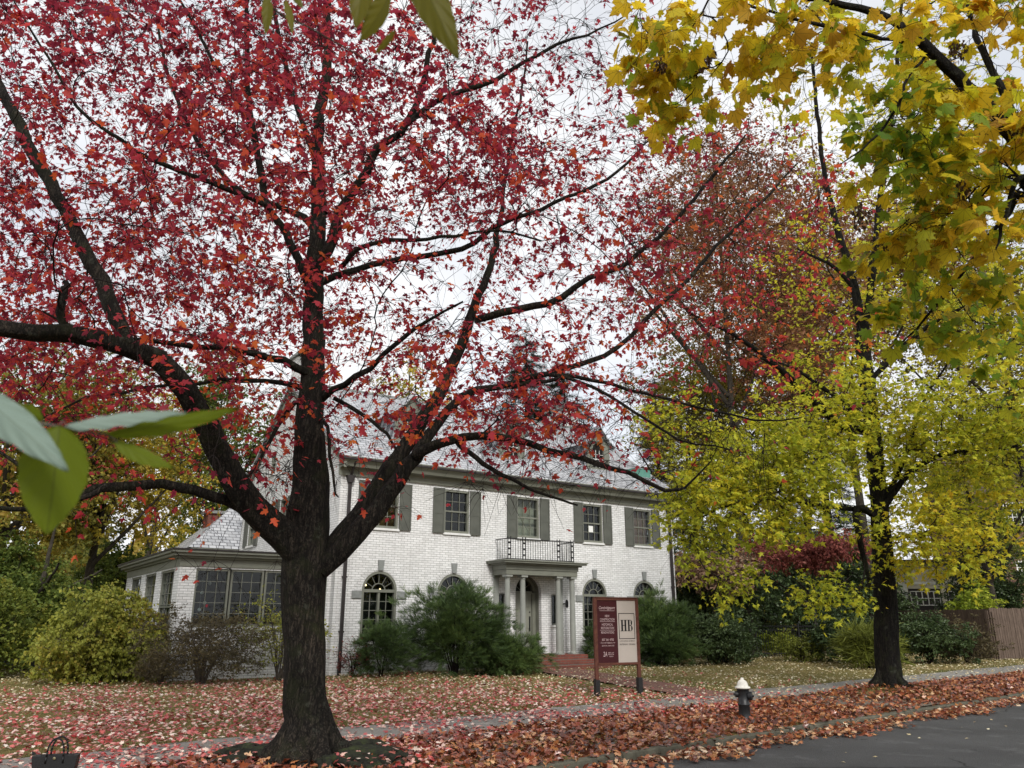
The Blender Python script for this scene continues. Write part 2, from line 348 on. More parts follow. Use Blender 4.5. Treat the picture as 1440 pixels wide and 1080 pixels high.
def resample(P, r, step):
    P = np.asarray(P, float); r = np.asarray(r, float)
    # Catmull-Rom then even spacing
    Q = np.vstack([2*P[0]-P[1], P, 2*P[-1]-P[-2]]); out = []; ro = []
    for i in range(1, len(Q)-2):
        L = np.linalg.norm(Q[i+1]-Q[i]); k = max(2, int(L/step))
        for t in np.linspace(0, 1, k, endpoint=False):
            out.append(.5*((2*Q[i])+(-Q[i-1]+Q[i+1])*t+(2*Q[i-1]-5*Q[i]+4*Q[i+1]-Q[i+2])*t*t+(-Q[i-1]+3*Q[i]-3*Q[i+1]+Q[i+2])*t**3)); ro.append(r[i-1]*(1-t)+r[i]*t)
    out.append(P[-1]); ro.append(r[-1]); return np.array(out), np.array(ro)

class Tree:
    def __init__(s, limbs, seed=1, step=.22, rtip=.0035, pw=.42):
        s.rng = np.random.default_rng(seed); s.pos = []; s.dir = []; s.par = []; s.fix = []; s.chains = []; s.step = step; s.rtip = rtip; s.pw = pw
        for P, r in limbs:
            Q, rr = resample(P, r, step)
            par = -1
            if s.pos:
                par = int(np.argmin(np.linalg.norm(np.array(s.pos)-Q[0], axis=1)))
            ids = []
            w = s.rng.standard_normal((len(Q), 3))*.012; w[0] = 0; Q = Q+w*min(1, step*5)
            T = norm(np.gradient(Q, axis=0))
            for k in range(len(Q)):
                s.pos.append(Q[k]); s.dir.append(T[k]); s.par.append(par); s.fix.append(rr[k]); par = len(s.pos)-1; ids.append(par)
            s.chains.append((None, ids))
    def grow(s, targets, sag=.08, droop=0., minr=0.0):
        # order by distance from the skeleton
        pos = np.zeros((len(s.pos)+len(targets)*40, 3)); dr = np.zeros_like(pos); n = len(s.pos); pos[:n] = s.pos; dr[:n] = s.dir
        best = np.full(len(targets), 1e9); targets = np.asarray(targets); base = pos[:n]
        for i in range(0, len(targets), 200):
            best[i:i+200] = np.linalg.norm(targets[i:i+200, None]-base[None], axis=2).min(1)
        ok = np.ones(n, bool)
        if minr: ok = pos[:n, 2] > minr
        for ti in np.argsort(best+s.rng.uniform(0, .4, len(best))):
            T = targets[ti]; d = T-pos[:n]; L = np.linalg.norm(d, axis=1)+1e-6; dot = (d*dr[:n]).sum(1)/L
            cost = L*(1.45-.6*dot)+np.where(L < .12, 9, 0)
            if minr: cost = cost+np.where(pos[:n, 2] < minr, 99, 0)
            a = int(np.argmin(cost)); A = pos[a]; L = L[a]
            k = max(2, int(L/s.step)+1); k = min(k, 38); tt = np.linspace(0, 1, k+1)[1:, None]
            C = A+dr[a]*L*.35+(T-A)*.15+np.array([0, 0, sag*L]); Q = (1-tt)**2*A+2*tt*(1-tt)*C+tt**2*T
            Q = Q+s.rng.standard_normal(Q.shape)*.05*s.step*np.minimum(1, tt*3)
            if droop: Q[:, 2] -= droop*L*(tt[:, 0]**2-tt[:, 0])*-1
            ids = []; par = a; prev = A
            for q in Q:
                pos[n] = q; v = q-prev; dr[n] = v/(np.linalg.norm(v)+1e-9); s.par.append(par); s.fix.append(0); ids.append(n); par = n; prev = q; n += 1
            s.chains.append((a, ids))
        s.pos = list(pos[:n]); s.dir = list(dr[:n])
    def branches(s):
        n = len(s.pos); cnt = np.zeros(n)
        haschild = np.zeros(n, bool)
        for i in range(n):
            if s.par[i] >= 0: haschild[s.par[i]] = True
        cnt[~haschild] = 1
        for i in range(n-1, -1, -1):
            if s.par[i] >= 0: cnt[s.par[i]] += cnt[i]
        r = s.rtip*np.maximum(cnt, 1)**s.pw; fix = np.array(s.fix); r = np.where(fix > 0, fix, r)
        P = np.array(s.pos); out = []
        for a, ids in s.chains:
            if a is None: out.append((P[ids], r[ids]))
            else:
                rr = r[ids]; rr = np.minimum(rr, r[a]*.85); out.append((np.vstack([P[a], P[ids]]), np.concatenate([[rr[0]*1.15], rr])))
        s.r = r
        return out
    def tips(s):
        return [(s.pos[ids[-1]], s.dir[ids[-1]]) for a, ids in s.chains if a is not None]

def foliage(rg, cpos, cdir, ntw, tl, nl, size, flat=.6, hang=.3, density=None, spread=.9):
    """twigs around each cluster point and leaves along the twigs; returns twig chains and leaf arrays"""
    N = len(cpos); tot = N*ntw
    c = np.repeat(cpos, ntw, 0); d = np.repeat(cdir, ntw, 0)
    v = norm(d*.7+rg.standard_normal((tot, 3))*spread*np.array([1, 1, .6])); L = tl*rg.uniform(.5, 1.25, tot)
    ts = np.linspace(0, 1, 4)
    P = c[:, None]+v[:, None]*(L[:, None]*ts[None])[..., None]
    P[..., 2] += (-hang*.5*L[:, None]*ts[None]**2)
    P[:, 1:] += rg.standard_normal((tot, 3, 3))*.04*L[:, None, None]
    wt = rg.gamma(1.1, 1., tot)+.05; wt = wt if density is None else wt*np.repeat(density, ntw)
    k = rg.choice(tot, int(tot*nl), p=wt/wt.sum())
    m = len(k); tpar = np.where(rg.random(m) < .3, 1, rg.uniform(.2, 1, m))
    seg = np.minimum((tpar*3).astype(int), 2); fr = tpar*3-seg
    base = P[k, seg]*(1-fr)[:, None]+P[k, seg+1]*fr[:, None]
    out = norm(v[k]*.5+rg.standard_normal((m, 3))*np.array([1, 1, .45])); 
    pet = size*.45*rg.uniform(.5, 1.2, m)
    base = base+out*pet[:, None]
    tip = norm(out+np.array([0, 0, -1])*rg.uniform(0, 1, m)[:, None]*hang*2.2)
    nr = norm(np.array([0, 0, 1.])+rg.standard_normal((m, 3))*(1-flat)*1.1)
    nr = np.where(np.abs((nr*tip).sum(1, keepdims=True)) > .95, np.array([1., 0, 0]), nr)
    sz = size*rg.uniform(.5, 1.28, m)
    return P, base, tip, nr, sz

def twig_mesh(name, P, r=.0025):
    """P (N,K,3) thin three-sided twigs, vectorised"""
    N, K = P.shape[:2]; T = norm(P[:, -1]-P[:, 0]); A = norm(np.cross(T, np.array([.31, .2, .93]))); B = np.cross(T, A); a = np.arange(3)*2*np.pi/3
    rr = r*np.linspace(1, .45, K)
    V = P[:, :, None]+rr[None, :, None, None]*(np.cos(a)[None, None, :, None]*A[:, None, None]+np.sin(a)[None, None, :, None]*B[:, None, None])
    i = (np.arange(K-1)*3)[:, None]; j = np.arange(3)[None]; F = np.stack([i+j, i+(j+1) % 3, i+3+(j+1) % 3, i+3+j], -1).reshape(-1, 4)
    F = (F[None]+(np.arange(N)*K*3)[:, None, None]).reshape(-1, 4)
    return np_mesh(name, V.reshape(-1, 3), F)

# ================================================================== SETTING
uf = np.array([math.sin(R(55.5)), math.cos(R(55.5))]); nf = np.array([uf[1], -uf[0]]); PH = np.array([-5.39, 24.5])
us = np.array([math.sin(R(51)), math.cos(R(51))]); ns = np.array([us[1], -us[0]]); PK = np.array([4.45, 12.94])
def st(a, o): p = PK+us*a+ns*o; return (p[0], p[1])          # along the street, towards the street
def street_ao(x, y): d = np.stack([x-PK[0], y-PK[1]], -1); return d@us, d@ns

def ground_mat():
    t = NT('lawn_ground'); c = t.coord(); n = t.noise(c, .35, 6, .7); n2 = t.noise(c, 9, 6, .75); n3 = t.noise(c, 60, 4, .8)
    col = t.mix(t.ramp(n, [(.35, (0, 0, 0)), (.65, (1, 1, 1))]), (.17, .165, .055), (.30, .23, .11)); col = t.mix(.6, col, t.ramp(n2, [(.3, (.45, .42, .35)), (.7, (1.25, 1.2, 1.0))]), 'MULTIPLY')
    col = t.mix(t.ramp(n3, [(.55, (0, 0, 0)), (.7, (.7, .7, .7))]), col, (.045, .03, .02))
    return t.done(t.bsdf(col, .95, .1, t.bump(t.math('ADD', n3, n2), 1, .03)))
def soil_mat():
    t = NT('leafy_soil'); c = t.coord(); n2 = t.noise(c, 14, 6, .8); n3 = t.noise(c, 45, 5, .8)
    return t.done(t.bsdf(t.ramp(n2, [(.3, (.035, .02, .012)), (.6, (.11, .05, .025)), (.8, (.17, .08, .04))]), .95, .1, t.bump(n3, 1, .03)))
def asphalt_mat(name, lo, hi, sc=220):
    t = NT(name); c = t.coord(); n = t.noise(c, sc, 3, .8); n2 = t.noise(c, .5, 5, .6); n3 = t.noise(c, 40, 3)
    col = t.mix(.5, t.ramp(n, [(.3, lo), (.75, hi)]), t.ramp(n2, [(.3, tuple(x*.8 for x in lo)), (.7, hi)])); v = t.n('ShaderNodeTexVoronoi'); t.l(c, v.inputs['Vector']); v.inputs['Scale'].default_value = sc*.8
    vc = t.n('ShaderNodeTexVoronoi', feature='DISTANCE_TO_EDGE'); wv = t.n('ShaderNodeVectorMath', operation='ADD'); t.l(c, wv.inputs[0]); t.l(t.math('MULTIPLY', t.noise(c, 2.5, 5), .7), wv.inputs[1]); t.l(wv.outputs[0], vc.inputs['Vector']); vc.inputs['Scale'].default_value = .35
    cm = t.math('MULTIPLY', t.math('LESS_THAN', vc.outputs['Distance'], .006), t.ramp(t.noise(c, .6, 2), [(.45, (0, 0, 0)), (.55, (.8, .8, .8))])); col = t.mix(cm, col, tuple(x*.35 for x in lo))
    st_ = t.noise(c, 1.7, 6, .75); col = t.mix(t.ramp(st_, [(.55, (0, 0, 0)), (.7, (.5, .5, .5))]), col, tuple(x*1.5 for x in hi))
    return t.done(t.bsdf(col, .8, .3, t.bump(t.math('ADD', v.outputs['Distance'], n3), 1.0, .008)))

def sheet(name, outline, z, mat, **kw):
    tri = tessellate_polygon([[Vector((x, y, 0)) for x, y in outline]])
    me = bpy.data.meshes.new(name); me.from_pydata([(x, y, z) for x, y in outline], [], tri); me.update()
    import bmesh
    bm = bmesh.new(); bm.from_mesh(me); bmesh.ops.recalc_face_normals(bm, faces=bm.faces)
    for f in bm.faces:
        if f.normal.z < 0: f.normal_flip()
    bm.to_mesh(me); bm.free()
    return link(name, me, mat, None, kind='structure', **kw)

# lawn: gentle grid on the house side of the kerb, a lower sheet on the street side
a = np.concatenate([np.linspace(-260, -30, 24), np.linspace(-29, 45, 150), np.linspace(46, 300, 30)]); o = np.concatenate([np.linspace(-.14, -32, 70), np.linspace(-36, -330, 30)])
AA, OO = np.meshgrid(a, o, indexing='ij'); X = PK[0]+us[0]*AA+ns[0]*OO; Yg = PK[1]+us[1]*AA+ns[1]*OO
def terrain(x, y):
    _, oo = street_ao(x, y)
    lawn = np.clip((-oo-4.6)/2, 0, 1)
    z = .025*np.sin(x*.9+1)*np.sin(y*.7)*lawn+.012*np.sin(x*2.3)*np.sin(y*2.9+1)*lawn
    for (cx, cy, h_, r_) in ((8.43, 18.75, .16, .9), (-2.36, 9.84, .06, 1.1)):
        z = z+h_*np.exp(-((x-cx)**2+(y-cy)**2)/(2*r_*r_))*np.clip((-oo-.2)/.5, 0, 1)*np.clip((2.9+oo)/.3, 0, 1)
    return z
Z = terrain(X, Yg); na, no = len(a), len(o); idx = np.arange(na*no).reshape(na, no)
F = np.stack([idx[:-1, :-1], idx[:-1, 1:], idx[1:, 1:], idx[1:, :-1]], -1).reshape(-1, 4)[:, ::-1]
link('ground', np_mesh('ground', np.stack([X, Yg, Z], -1), F, True), ground_mat(), None, kind='structure')
sheet('road', [st(-260, .02), st(300, .02), st(300, 9), st(-260, 9)], -.085, asphalt_mat('asphalt', (.034, .034, .035), (.105, .105, .106), 95))
sheet('far_verge', [st(-260, 9), st(300, 9), st(300, 200), st(-260, 200)], -.10, ground_mat())
kb = MB(); xs = -40
while xs < 60:
    (x0, y0), (x1, y1) = st(xs+.012, -.12), st(xs+1.79, -.12); (x2, y2), (x3, y3) = st(xs+1.79, .02), st(xs+.012, .02)
    kb.prism_z([(x0, y0), (x1, y1), (x2, y2), (x3, y3)], -.3, .022+.012*random.random()); xs += 1.8
kb.build('kerb', plain('kerb_stone', (.105, .10, .075), .9, .2, .4, 5, .6), None, bevel=.015, kind='structure')
side_m = asphalt_mat('old_path_asphalt', (.17, .16, .145), (.31, .295, .27), 90)
def edge(a0, a1, off, amp, n, sd):
    r_ = np.random.default_rng(sd); aa = np.linspace(a0, a1, n); ph = r_.uniform(0, 6, 4)
    return [st(q, off+amp*(math.sin(q*1.1+ph[0])+.6*math.sin(q*2.9+ph[1])+.5*math.sin(q*6.1+ph[2]))/2) for q in aa]
sheet('sidewalk', edge(-40, 60, -2.75, .14, 400, 3)+edge(-40, 60, -4.25, .12, 400, 4)[::-1], .034, side_m)
sheet('kerb_ramp', [st(3.2, -.16), st(5.3, -.16), st(5.2, -1.6), st(4.7, -2.7), st(3.2, -2.7), st(3.0, -1.5)], .030, asphalt_mat('worn_dirt', (.13, .11, .085), (.24, .21, .17), 60))
pth = [(.55, 27.3), (1.0, 25.3), (2.25, 21.8), (3.55, 18.3), (3.9, 17.5), (5.0, 18.1), (4.55, 19.0), (3.8, 21.8), (2.7, 25.3), (2.2, 27.4)]
sheet('brick_path', pth, .040, M['path_brick'])

# ---- ground litter
def scatter(name, n, fn, tpl, size, mat, seed, z0=.01, tilt=.35, zr=.03, kindlabel=None, rbias=None, blade=False):
    r_ = np.random.default_rng(seed); P = fn(r_, n); m = len(P); z = terrain(P[:, 0], P[:, 1])+z0+r_.uniform(0, zr, m)
    pos = np.stack([P[:, 0], P[:, 1], z], -1)
    if blade:
        tip = norm(np.array([0, 0, 1.])+r_.standard_normal((m, 3))*.4); nr = r_.standard_normal((m, 3))
    else:
        an = r_.uniform(0, 2*np.pi, m); tip = np.stack([np.cos(an), np.sin(an), r_.standard_normal(m)*tilt*.6], -1); nr = np.array([0, 0, 1.])+r_.standard_normal((m, 3))*tilt
    rn = r_.random(m) if rbias is None else np.clip(rbias(pos, r_), 0, 1)
    me = leaves_mesh(name, tpl, pos, tip, nr, size*r_.uniform(.55, 1.15, m), rn)
    return link(name, me, mat, None, kind='stuff', label=kindlabel[0], cat=kindlabel[1])
def vis(P, margin=90):
    px, py, D = proj(np.stack([P[:, 0], P[:, 1], np.zeros(len(P))], -1)); return (px > -margin) & (px < 1440+margin) & (py < 1080+margin) & (P[:, 1] > 5)
def reg(a0, a1, o0, o1, dens=None):
    def f(r_, n):
        q = r_.random((n, 2)); aa = a0+(a1-a0)*q[:, 0]; oo = o0+(o1-o0)*q[:, 1]; P = PK+aa[:, None]*us+oo[:, None]*ns
        k = vis(P)
        loc = (P-PH); hs = loc@uf; ho = loc@nf
        k &= ~((ho < .1) & (hs > -4.5) & (hs < 15))
        if dens is not None: k &= r_.random(n) < dens(P, aa, oo)
        return P[k]
    return f
T1 = np.array([-2.36, 9.84]); T2 = np.array([8.43, 18.75])
def clump(P, sc=1.0):
    x, y = P[:, 0]*sc, P[:, 1]*sc; return .5+.25*np.sin(x*1.7+y*.9)+.25*np.sin(x*.8-y*2.1+2)
def d_red(P, aa, oo):
    d = np.linalg.norm(P-T1, axis=1); r1 = np.clip(1.5-d/10.0, .05, 1); walk = (oo > -4.3) & (oo < -2.7)
    return np.where(walk, r1*1.15*clump(P, 1.5), r1*(.30+.70*clump(P, 1.3)))*np.where((aa > 2.5), .45, 1)
scatter('fallen_red_leaves', 92000, reg(-16, 9, -17, -1.9, d_red), T_RED, .078, M['litter_red'], 11, .035, .4, .035,
        ('pink and red fallen maple leaves covering the lawn around the big trunk', 'fallen leaves'))
def d_verge(P, aa, oo):
    d1 = (1-.5*((aa > 3.2) & (aa < 5.2) & (oo > -2.7)))
    e = np.where(oo > -.17, np.where(aa < -2.2, 1., .25+.45*(np.sin(aa*3.1)*np.sin(aa*1.3) > .35)), 1.)*np.clip((oo+2.9)/.25, 0, 1)
    m = 1-.75*np.exp(-((P-T2)**2).sum(1)/1.0)
    return d1*e*m*(.35+.65*np.clip(clump(P, 2.3)*1.8, 0, 1))
scatter('fallen_rust_leaves', 46000, reg(-9, 26, -2.95, .02, d_verge), T_RED, .092, M['litter_rust'], 12, .0, .65, .07,
        ('rust brown and orange leaves drifted over the verge, kerb and gutter', 'fallen leaves'), rbias=lambda p, r_: r_.random(len(p))*.8+.25*clump(p[:, :2], 1.9)-.12)
# leaves over the gutter lie lower, on the road
def gut(r_, n):
    P = reg(-9, 30, .06, 1.5, lambda P, aa, oo: np.clip((.62-oo+.16*np.sin(aa*1.7)+.12*np.sin(aa*4.1)+.1*np.sin(aa*11))/.3, 0, 1))(r_, n); return P
g = scatter('gutter_leaves', 26000, gut, T_RED, .090, M['litter_rust'], 13, -.08, .5, .085, ('orange and tan leaves banked in the gutter along the kerb', 'fallen leaves'), rbias=lambda p, r_: r_.random(len(p))*.85+.12)
def d_road(P, aa, oo): return np.exp(-(oo-.6)/1.2)
scatter('road_leaves', 520, reg(-4, 26, 1.0, 6.5, d_road), T_RED, .06, M['litter_tan'], 17, -.08, .2, .01, ('few scattered leaf scraps lying on the dark asphalt', 'fallen leaves'))
def d_tan(P, aa, oo):
    d = np.linalg.norm(P-T1, axis=1); walk = (oo > -4.3) & (oo < -2.7)
    return np.clip((d-4)/7, .08, 1)*np.where(walk, .55, 1)*(.35+.65*clump(P, .8))*.85
scatter('fallen_tan_leaves', 78000, reg(-16, 34, -26, -2.7, d_tan), T_RED, .062, M['litter_tan'], 14, .035, .4, .03,
        ('pale yellow and tan leaves scattered over the far lawn and sidewalk', 'fallen leaves'))
scatter('lawn_grass', 170000, reg(-20, 34, -26, -4.35), T_BLADE, .07, M['grass'], 15, -.005, .4, .0, ('short olive and straw coloured lawn grass', 'grass'), blade=True)
def onroots(r_, n): return T1+np.stack([np.where(r_.random(n) < .75, r_.uniform(.4, 1.6, n), r_.uniform(-1.5, -.5, n)), r_.uniform(-.8, .8, n)], -1)
scatter('stray_leaves', 330, onroots, T_RED, .085, M['litter_red'], 18, .03, .4, .10, ('few pale leaves resting on the mossy roots', 'fallen leaves'))
def d_moss(P, aa, oo): return np.exp(-((P-T2)**2).sum(1)/1.4)*.9+((oo < -2.4) & (oo > -2.8))*.35+((oo < -4.25) & (oo > -4.7))*.5
scatter('edge_grass', 60000, reg(-12, 30, -4.7, -.5, d_moss), T_BLADE, .09, leaf_mat('green_blades', [(0, (.05, .07, .02)), (1, (.13, .16, .04))], .3), 16, -.005, .4, 0, ('dark green grass tufts by the path edge and the street tree', 'grass'), blade=True)

# ================================================================== HOUSE
H = empty('brick_house', (PH[0], PH[1], 0), R(34.5), 'white painted brick house with slate roof, grey shutters and columned porch', 'house')
W, DP, EZ, RZ = 14.6, 10.5, 6.5, 10.35
def arch(cx, half, z0, zs, n=18):
    return [(cx-half, z0), (cx+half, z0)]+[(cx+half*math.cos(a), zs+half*math.sin(a)) for a in np.linspace(0, math.pi, n)]
def rect(x0, x1, z0, z1): return [(x0, z0), (x1, z0), (x1, z1), (x0, z1)]
UW = [1.55, 4.25, 7.25, 10.3, 12.9]; AW = [1.5, 4.18, 10.3, 12.86]; UZ = (4.38, 5.84)
holes = [rect(c-.5, c+.5, *UZ) for c in UW]+[arch(c, .60, .95, 2.44) for c in AW]+[arch(7.25, .56, .42, 2.5)]+[rect(c-.14, c+.14, 1.38, 2.44) for c in (6.1, 8.4)]
MB().wall(rect(0, W, -.3, 6.25), holes, .16).build('front_wall', M['white_brick'], H)
# side walls (gables)
gz = [(0, -.3), (DP, -.3), (DP, 6.25), (DP+.0, 6.4), (DP/2, RZ-.12), (0, 6.4), (0, 6.25)]
gh = [rect(8.55, 9.5, 4.4, 5.85), rect(4.75, 5.75, 4.4, 5.85), rect(1.3, 2.3, 4.4, 5.85), rect(3.3, 3.9, 7.0, 7.9), rect(6.7, 7.3, 7.0, 7.9)]
MB().wall(gz, gh, .16, 'x', 0.0, 1).build('side_wall', M['white_brick'], H)
MB().wall(gz, gh, .16, 'x', W, -1).build('side_wall', M['white_brick'], H)
MB().wall(rect(0, W, -.3, 6.25), [], .1, 'y', DP, -1).build('back_wall', M['white_brick'], H)
MB().box(.2, W-.2, .25, DP-.2, -.05, .0).box(.2, W-.2, .25, DP-.2, 3.3, 3.45).box(.2, W-.2, .25, DP-.2, 6.2, 6.3).build('floor_slab', M['dark'], H)
MB().box(.2, W-.2, 2.6, 2.7, .02, 3.28).box(.2, W-.2, 2.6, 2.7, 3.47, 6.18).build('inner_wall', M['dark'], H)
# roof as thick slabs
sl = (RZ-EZ)/(DP/2+.4)
rf = MB(); rf.prism_x([(-.42, EZ), (DP/2, RZ), (DP/2, RZ-.14), (-.42, EZ-.10)], -.18, W+.18); rf.prism_x([(DP+.42, EZ), (DP/2+.001, RZ), (DP/2+.001, RZ-.14), (DP+.42, EZ-.10)], -.18, W+.18)
roof = rf.build('roof', M['slate'], H)
MB().box(-.2, W+.2, DP/2-.07, DP/2+.07, RZ-.03, RZ+.06).build('ridge_cap', M['stone'], roof)
def chimney(x0, x1, y0, y1, z0, z1):
    c = MB().box(x0, x1, y0, y1, z0, z1).build('chimney', M['white_brick'], roof, bevel=.01)
    MB().box(x0-.09, x1+.09, y0-.09, y1+.09, z1, z1+.13).box(x0+.1, x1-.1, y0+.1, y1-.1, z1+.13, z1+.35).build('chimney_cap', M['stone'], c, bevel=.015)
chimney(13.35, 14.25, 5.5, 6.9, 9.6, 11.35); chimney(.15, .95, 4.6, 6.2, 9.0, 11.5)
# cornice, gutter, frieze
cz = MB(); cz.prism_x([(-.40, 6.39), (-.50, 6.50), (-.50, 6.42), (-.38, 6.29), (-.34, 6.20), (-.12, 6.17), (-.08, 6.10), (-.06, 5.95), (-.003, 5.95), (-.003, 6.39)], -.10, W+.10)
cz.build('cornice', M['trim'], H)
MB().prism_x([(-.52, 6.46), (-.42, 6.46), (-.42, 6.38), (-.52, 6.40)], -.22, W+.22).build('gutter', M['pipe'], H)
for x0, x1 in ((-.10, -.003), (W+.003, W+.10)):
    rk = MB(); rk.prism_x([(-.42, EZ-.11), (DP/2, RZ-.15), (DP+.42, EZ-.11), (DP+.42, EZ-.36), (DP/2, RZ-.42), (-.42, EZ-.36)], x0, x1); rk.build('rake_board', M['trim'], H)


def muntins(mb, x0, x1, z0, z1, nx, nz, y, w=.018, d=.03):
    for i in range(1, nx): x = x0+(x1-x0)*i/nx; mb.box(x-w/2, x+w/2, y-d, y, z0, z1)
    for i in range(1, nz): z = z0+(z1-z0)*i/nz; mb.box(x0, x1, y-d-.002, y-.002, z-w/2, z+w/2)

def sash_window(cx, z0, z1, half=.5, fill='dark', shut=True, parent=H, lab=None, rot=None):
    """upper window, local origin at (cx,0,0) on the wall plane"""
    w = MB(); w.box(-half, -half+.07, .02, .14, z0, z1).box(half-.07, half, .02, .14, z0, z1).box(-half+.07, half-.07, .02, .14, z1-.07, z1).box(-half+.07, half-.07, .02, .14, z0, z0+.08)
    zm = (z0+z1)/2; w.box(-half+.07, half-.07, .05, .12, zm-.025, zm+.025)
    muntins(w, -half+.07, half-.07, zm+.025, z1-.07, 3, 2, .11); muntins(w, -half+.07, half-.07, z0+.08, zm-.025, 3, 2, .11)
    o = w.build('window', M['trim'], parent, bevel=0); o.location = (cx, 0, 0)
    if rot is not None: o.location = rot[0]; o.rotation_euler = (0, 0, rot[1])
    MB().box(-half+.07, half-.07, .115, .121, z0+.08, z1-.07).build('pane', M['glass'], o)
    MB().box(-half-.1, half+.1, .35 if fill != 'dark' else .8, .40 if fill != 'dark' else .85, z0-.1, z1+.1).build('blind_or_tint' if fill != 'dark' else 'dark_backing', M[fill], o)  # tinted panels paint room glow and reflection; only the beige one is fabric
    MB().box(-half-.04, half+.04, -.06, .10, z0-.075, z0-.003).build('sill', M['whitetrim'], o, bevel=.008)
    if shut:
        for sgn in (-1, 1):
            s_ = MB(); xa, xb = sorted((sgn*(half+.01), sgn*(half+.44))); s_.box(xa, xb, -.045, -.012, z0-.03, z1+.02)
            for (q0, q1) in ((z0+.04, zm-.12), (zm-.04, z1-.05)):
                s_.box(xa+.055, xb-.055, -.052, -.0455, q0, q1)
            for (q0, q1) in ((z0-.03, z0+.04), (zm-.12, zm-.04), (z1-.05, z1+.02)): s_.box(xa+.05, xb-.05, -.060, -.0457, q0, q1)
            s_.box(xa, xa+.05, -.061, -.0456, z0-.03, z1+.02).box(xb-.05, xb, -.061, -.0456, z0-.03, z1+.02)
            sh = s_.build('shutter', M['trim_dark'], o)
            MB().bar((sgn*(half+.30), -.03, z0-.09), (sgn*(half+.30), -.075, z0-.06), .012).build('shutter_hook', M['whitetrim'], sh) if 0 else None
    return o
fills = ['warm_light', 'dark', 'blind_or_tint', 'dark', 'pane_reflection']; wins = []
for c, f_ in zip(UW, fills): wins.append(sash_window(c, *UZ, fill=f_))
MB().box(-.12, .10, .100, .104, 4.78, 5.02).build('paper_notice', M['paper'], wins[3])
MB().lathe([(.001, 5.0), (.05, 5.02), (.07, 5.07), (.05, 5.12), (.001, 5.14)], -.12, .28, 12).build('lamp', M['glow'], wins[0], smooth=True)
for yy in (9.02, 5.25, 1.8): sash_window(0, 4.4, 5.85, .475, rot=((0, yy, 0), R(-90)))
for yy in (3.6, 7.0): sash_window(0, 7.0, 7.9, .3, shut=False, rot=((0, yy, 0), R(-90)))

def arched_window(c):
    hf, zs, z0 = .60, 2.44, .95; n = 20; o = MB()
    an = np.linspace(0, math.pi, n+1)
    def ring(r0, r1, ya, yb):
        pts = []
        for i in range(n):
            a0, a1 = an[i], an[i+1]; q = [(r0*math.cos(a0), zs+r0*math.sin(a0)), (r1*math.cos(a0), zs+r1*math.sin(a0)), (r1*math.cos(a1), zs+r1*math.sin(a1)), (r0*math.cos(a1), zs+r0*math.sin(a1))]
            o.prism_y(q, ya, yb)
    ring(.52, .599, .0, .14); ring(.21, .235, .06, .10)
    o.box(-.599, -.52, .0, .14, z0, zs).box(.52, .599, .0, .14, z0, zs).box(-.52, .52, .0, .14, z0, z0+.08).box(-.52, .52, .01, .139, zs-.05, zs+.04).box(-.035, .035, .03, .138, z0+.08, zs-.05)
    for a_ in np.linspace(0, math.pi, 7)[1:-1]:
        ca, sa = math.cos(a_), math.sin(a_); o.bar((.235*ca, .08, zs+.235*sa), (.525*ca, .08, zs+.525*sa), .011, 4)
    for x0, x1 in ((-.52, -.035), (.035, .52)): muntins(o, x0, x1, z0+.08, zs-.05, 2, 5, .11)
    w = o.build('arched_window', M['trim'], H); w.location = (c, 0, 0)
    MB().prism_y([(-.52, z0+.08), (.52, z0+.08)]+[(.52*math.cos(a), zs+.52*math.sin(a)) for a in an], .112, .118).build('pane', M['glass'], w)
    MB().box(-.8, .8, .9, .95, z0-.2, 3.2).build('dark_backing', M['dark'], w)
    MB().prism_y([(-.075, 3.055), (.075, 3.055), (.11, 3.38), (-.11, 3.38)], -.06, -.002).build('keystone', M['stone'], w, bevel=.006)
    for sg in (-1, 1):
        xa, xb = sorted((sg*.61, sg*.93)); MB().box(xa, xb, -.045, -.002, 2.20, 2.43).build('impost_block', M['stone'], w, bevel=.006)
    rg_ = MB(); N2 = 26
    for i in range(N2):
        a0, a1 = math.pi*(i+.06)/N2, math.pi*(i+.94)/N2
        rg_.prism_y([(r_*math.cos(q), zs+r_*math.sin(q)) for r_, q in ((.615, a0), (.83, a0), (.83, a1), (.615, a1))], -.012, -.001)
    rg_.build('brick_arch', M['white_brick'], w); MB().box(-.66, .66, -.07, .1, z0-.09, z0-.002).build('sill', M['whitetrim'], w)
for c in AW: arched_window(c)
lb = MB()
for x_, z_ in ((1.25, 2.62), (1.75, 2.5)): lb.lathe([(.001, z_-.035), (.035, z_), (.001, z_+.035)], x_, .5, 8)
lb.build('lamp_bulb', M['glow'], H, smooth=True)

# entrance
dr = MB(); dr.box(-.42, .42, .42, .47, .44, 2.46)
for (x0, x1) in ((-.34, -.05), (.05, .34)):
    for (q0, q1) in ((.58, 1.15), (1.28, 1.9), (2.0, 2.36)): dr.box(x0, x1, .405, .4195, q0, q1)
door = dr.build('door', M['door'], H, bevel=.006); door.location = (7.25, 0, 0)
MB().bar((.33, .38, 1.25), (.33, .38, 1.62), .016).box(.30, .36, .392, .404, 1.18, 1.68).lathe([(.001, 1.80), (.03, 1.82), (.001, 1.86)], .33, .39, 8).build('handle', M['black'], door)
fr = MB(); fr.box(-.56, -.42, .36, .48, .42, 2.5).box(.42, .56, .36, .48, .42, 2.5).box(-.42, .42, .36, .48, 2.46, 2.54)
for i in range(14):
    a0, a1 = math.pi*i/14, math.pi*(i+1)/14; fr.prism_y([(r_*math.cos(q), 2.54+r_*math.sin(q)) for r_, q in ((.44, a0), (.56, a0), (.56, a1), (.44, a1))], .36, .48)
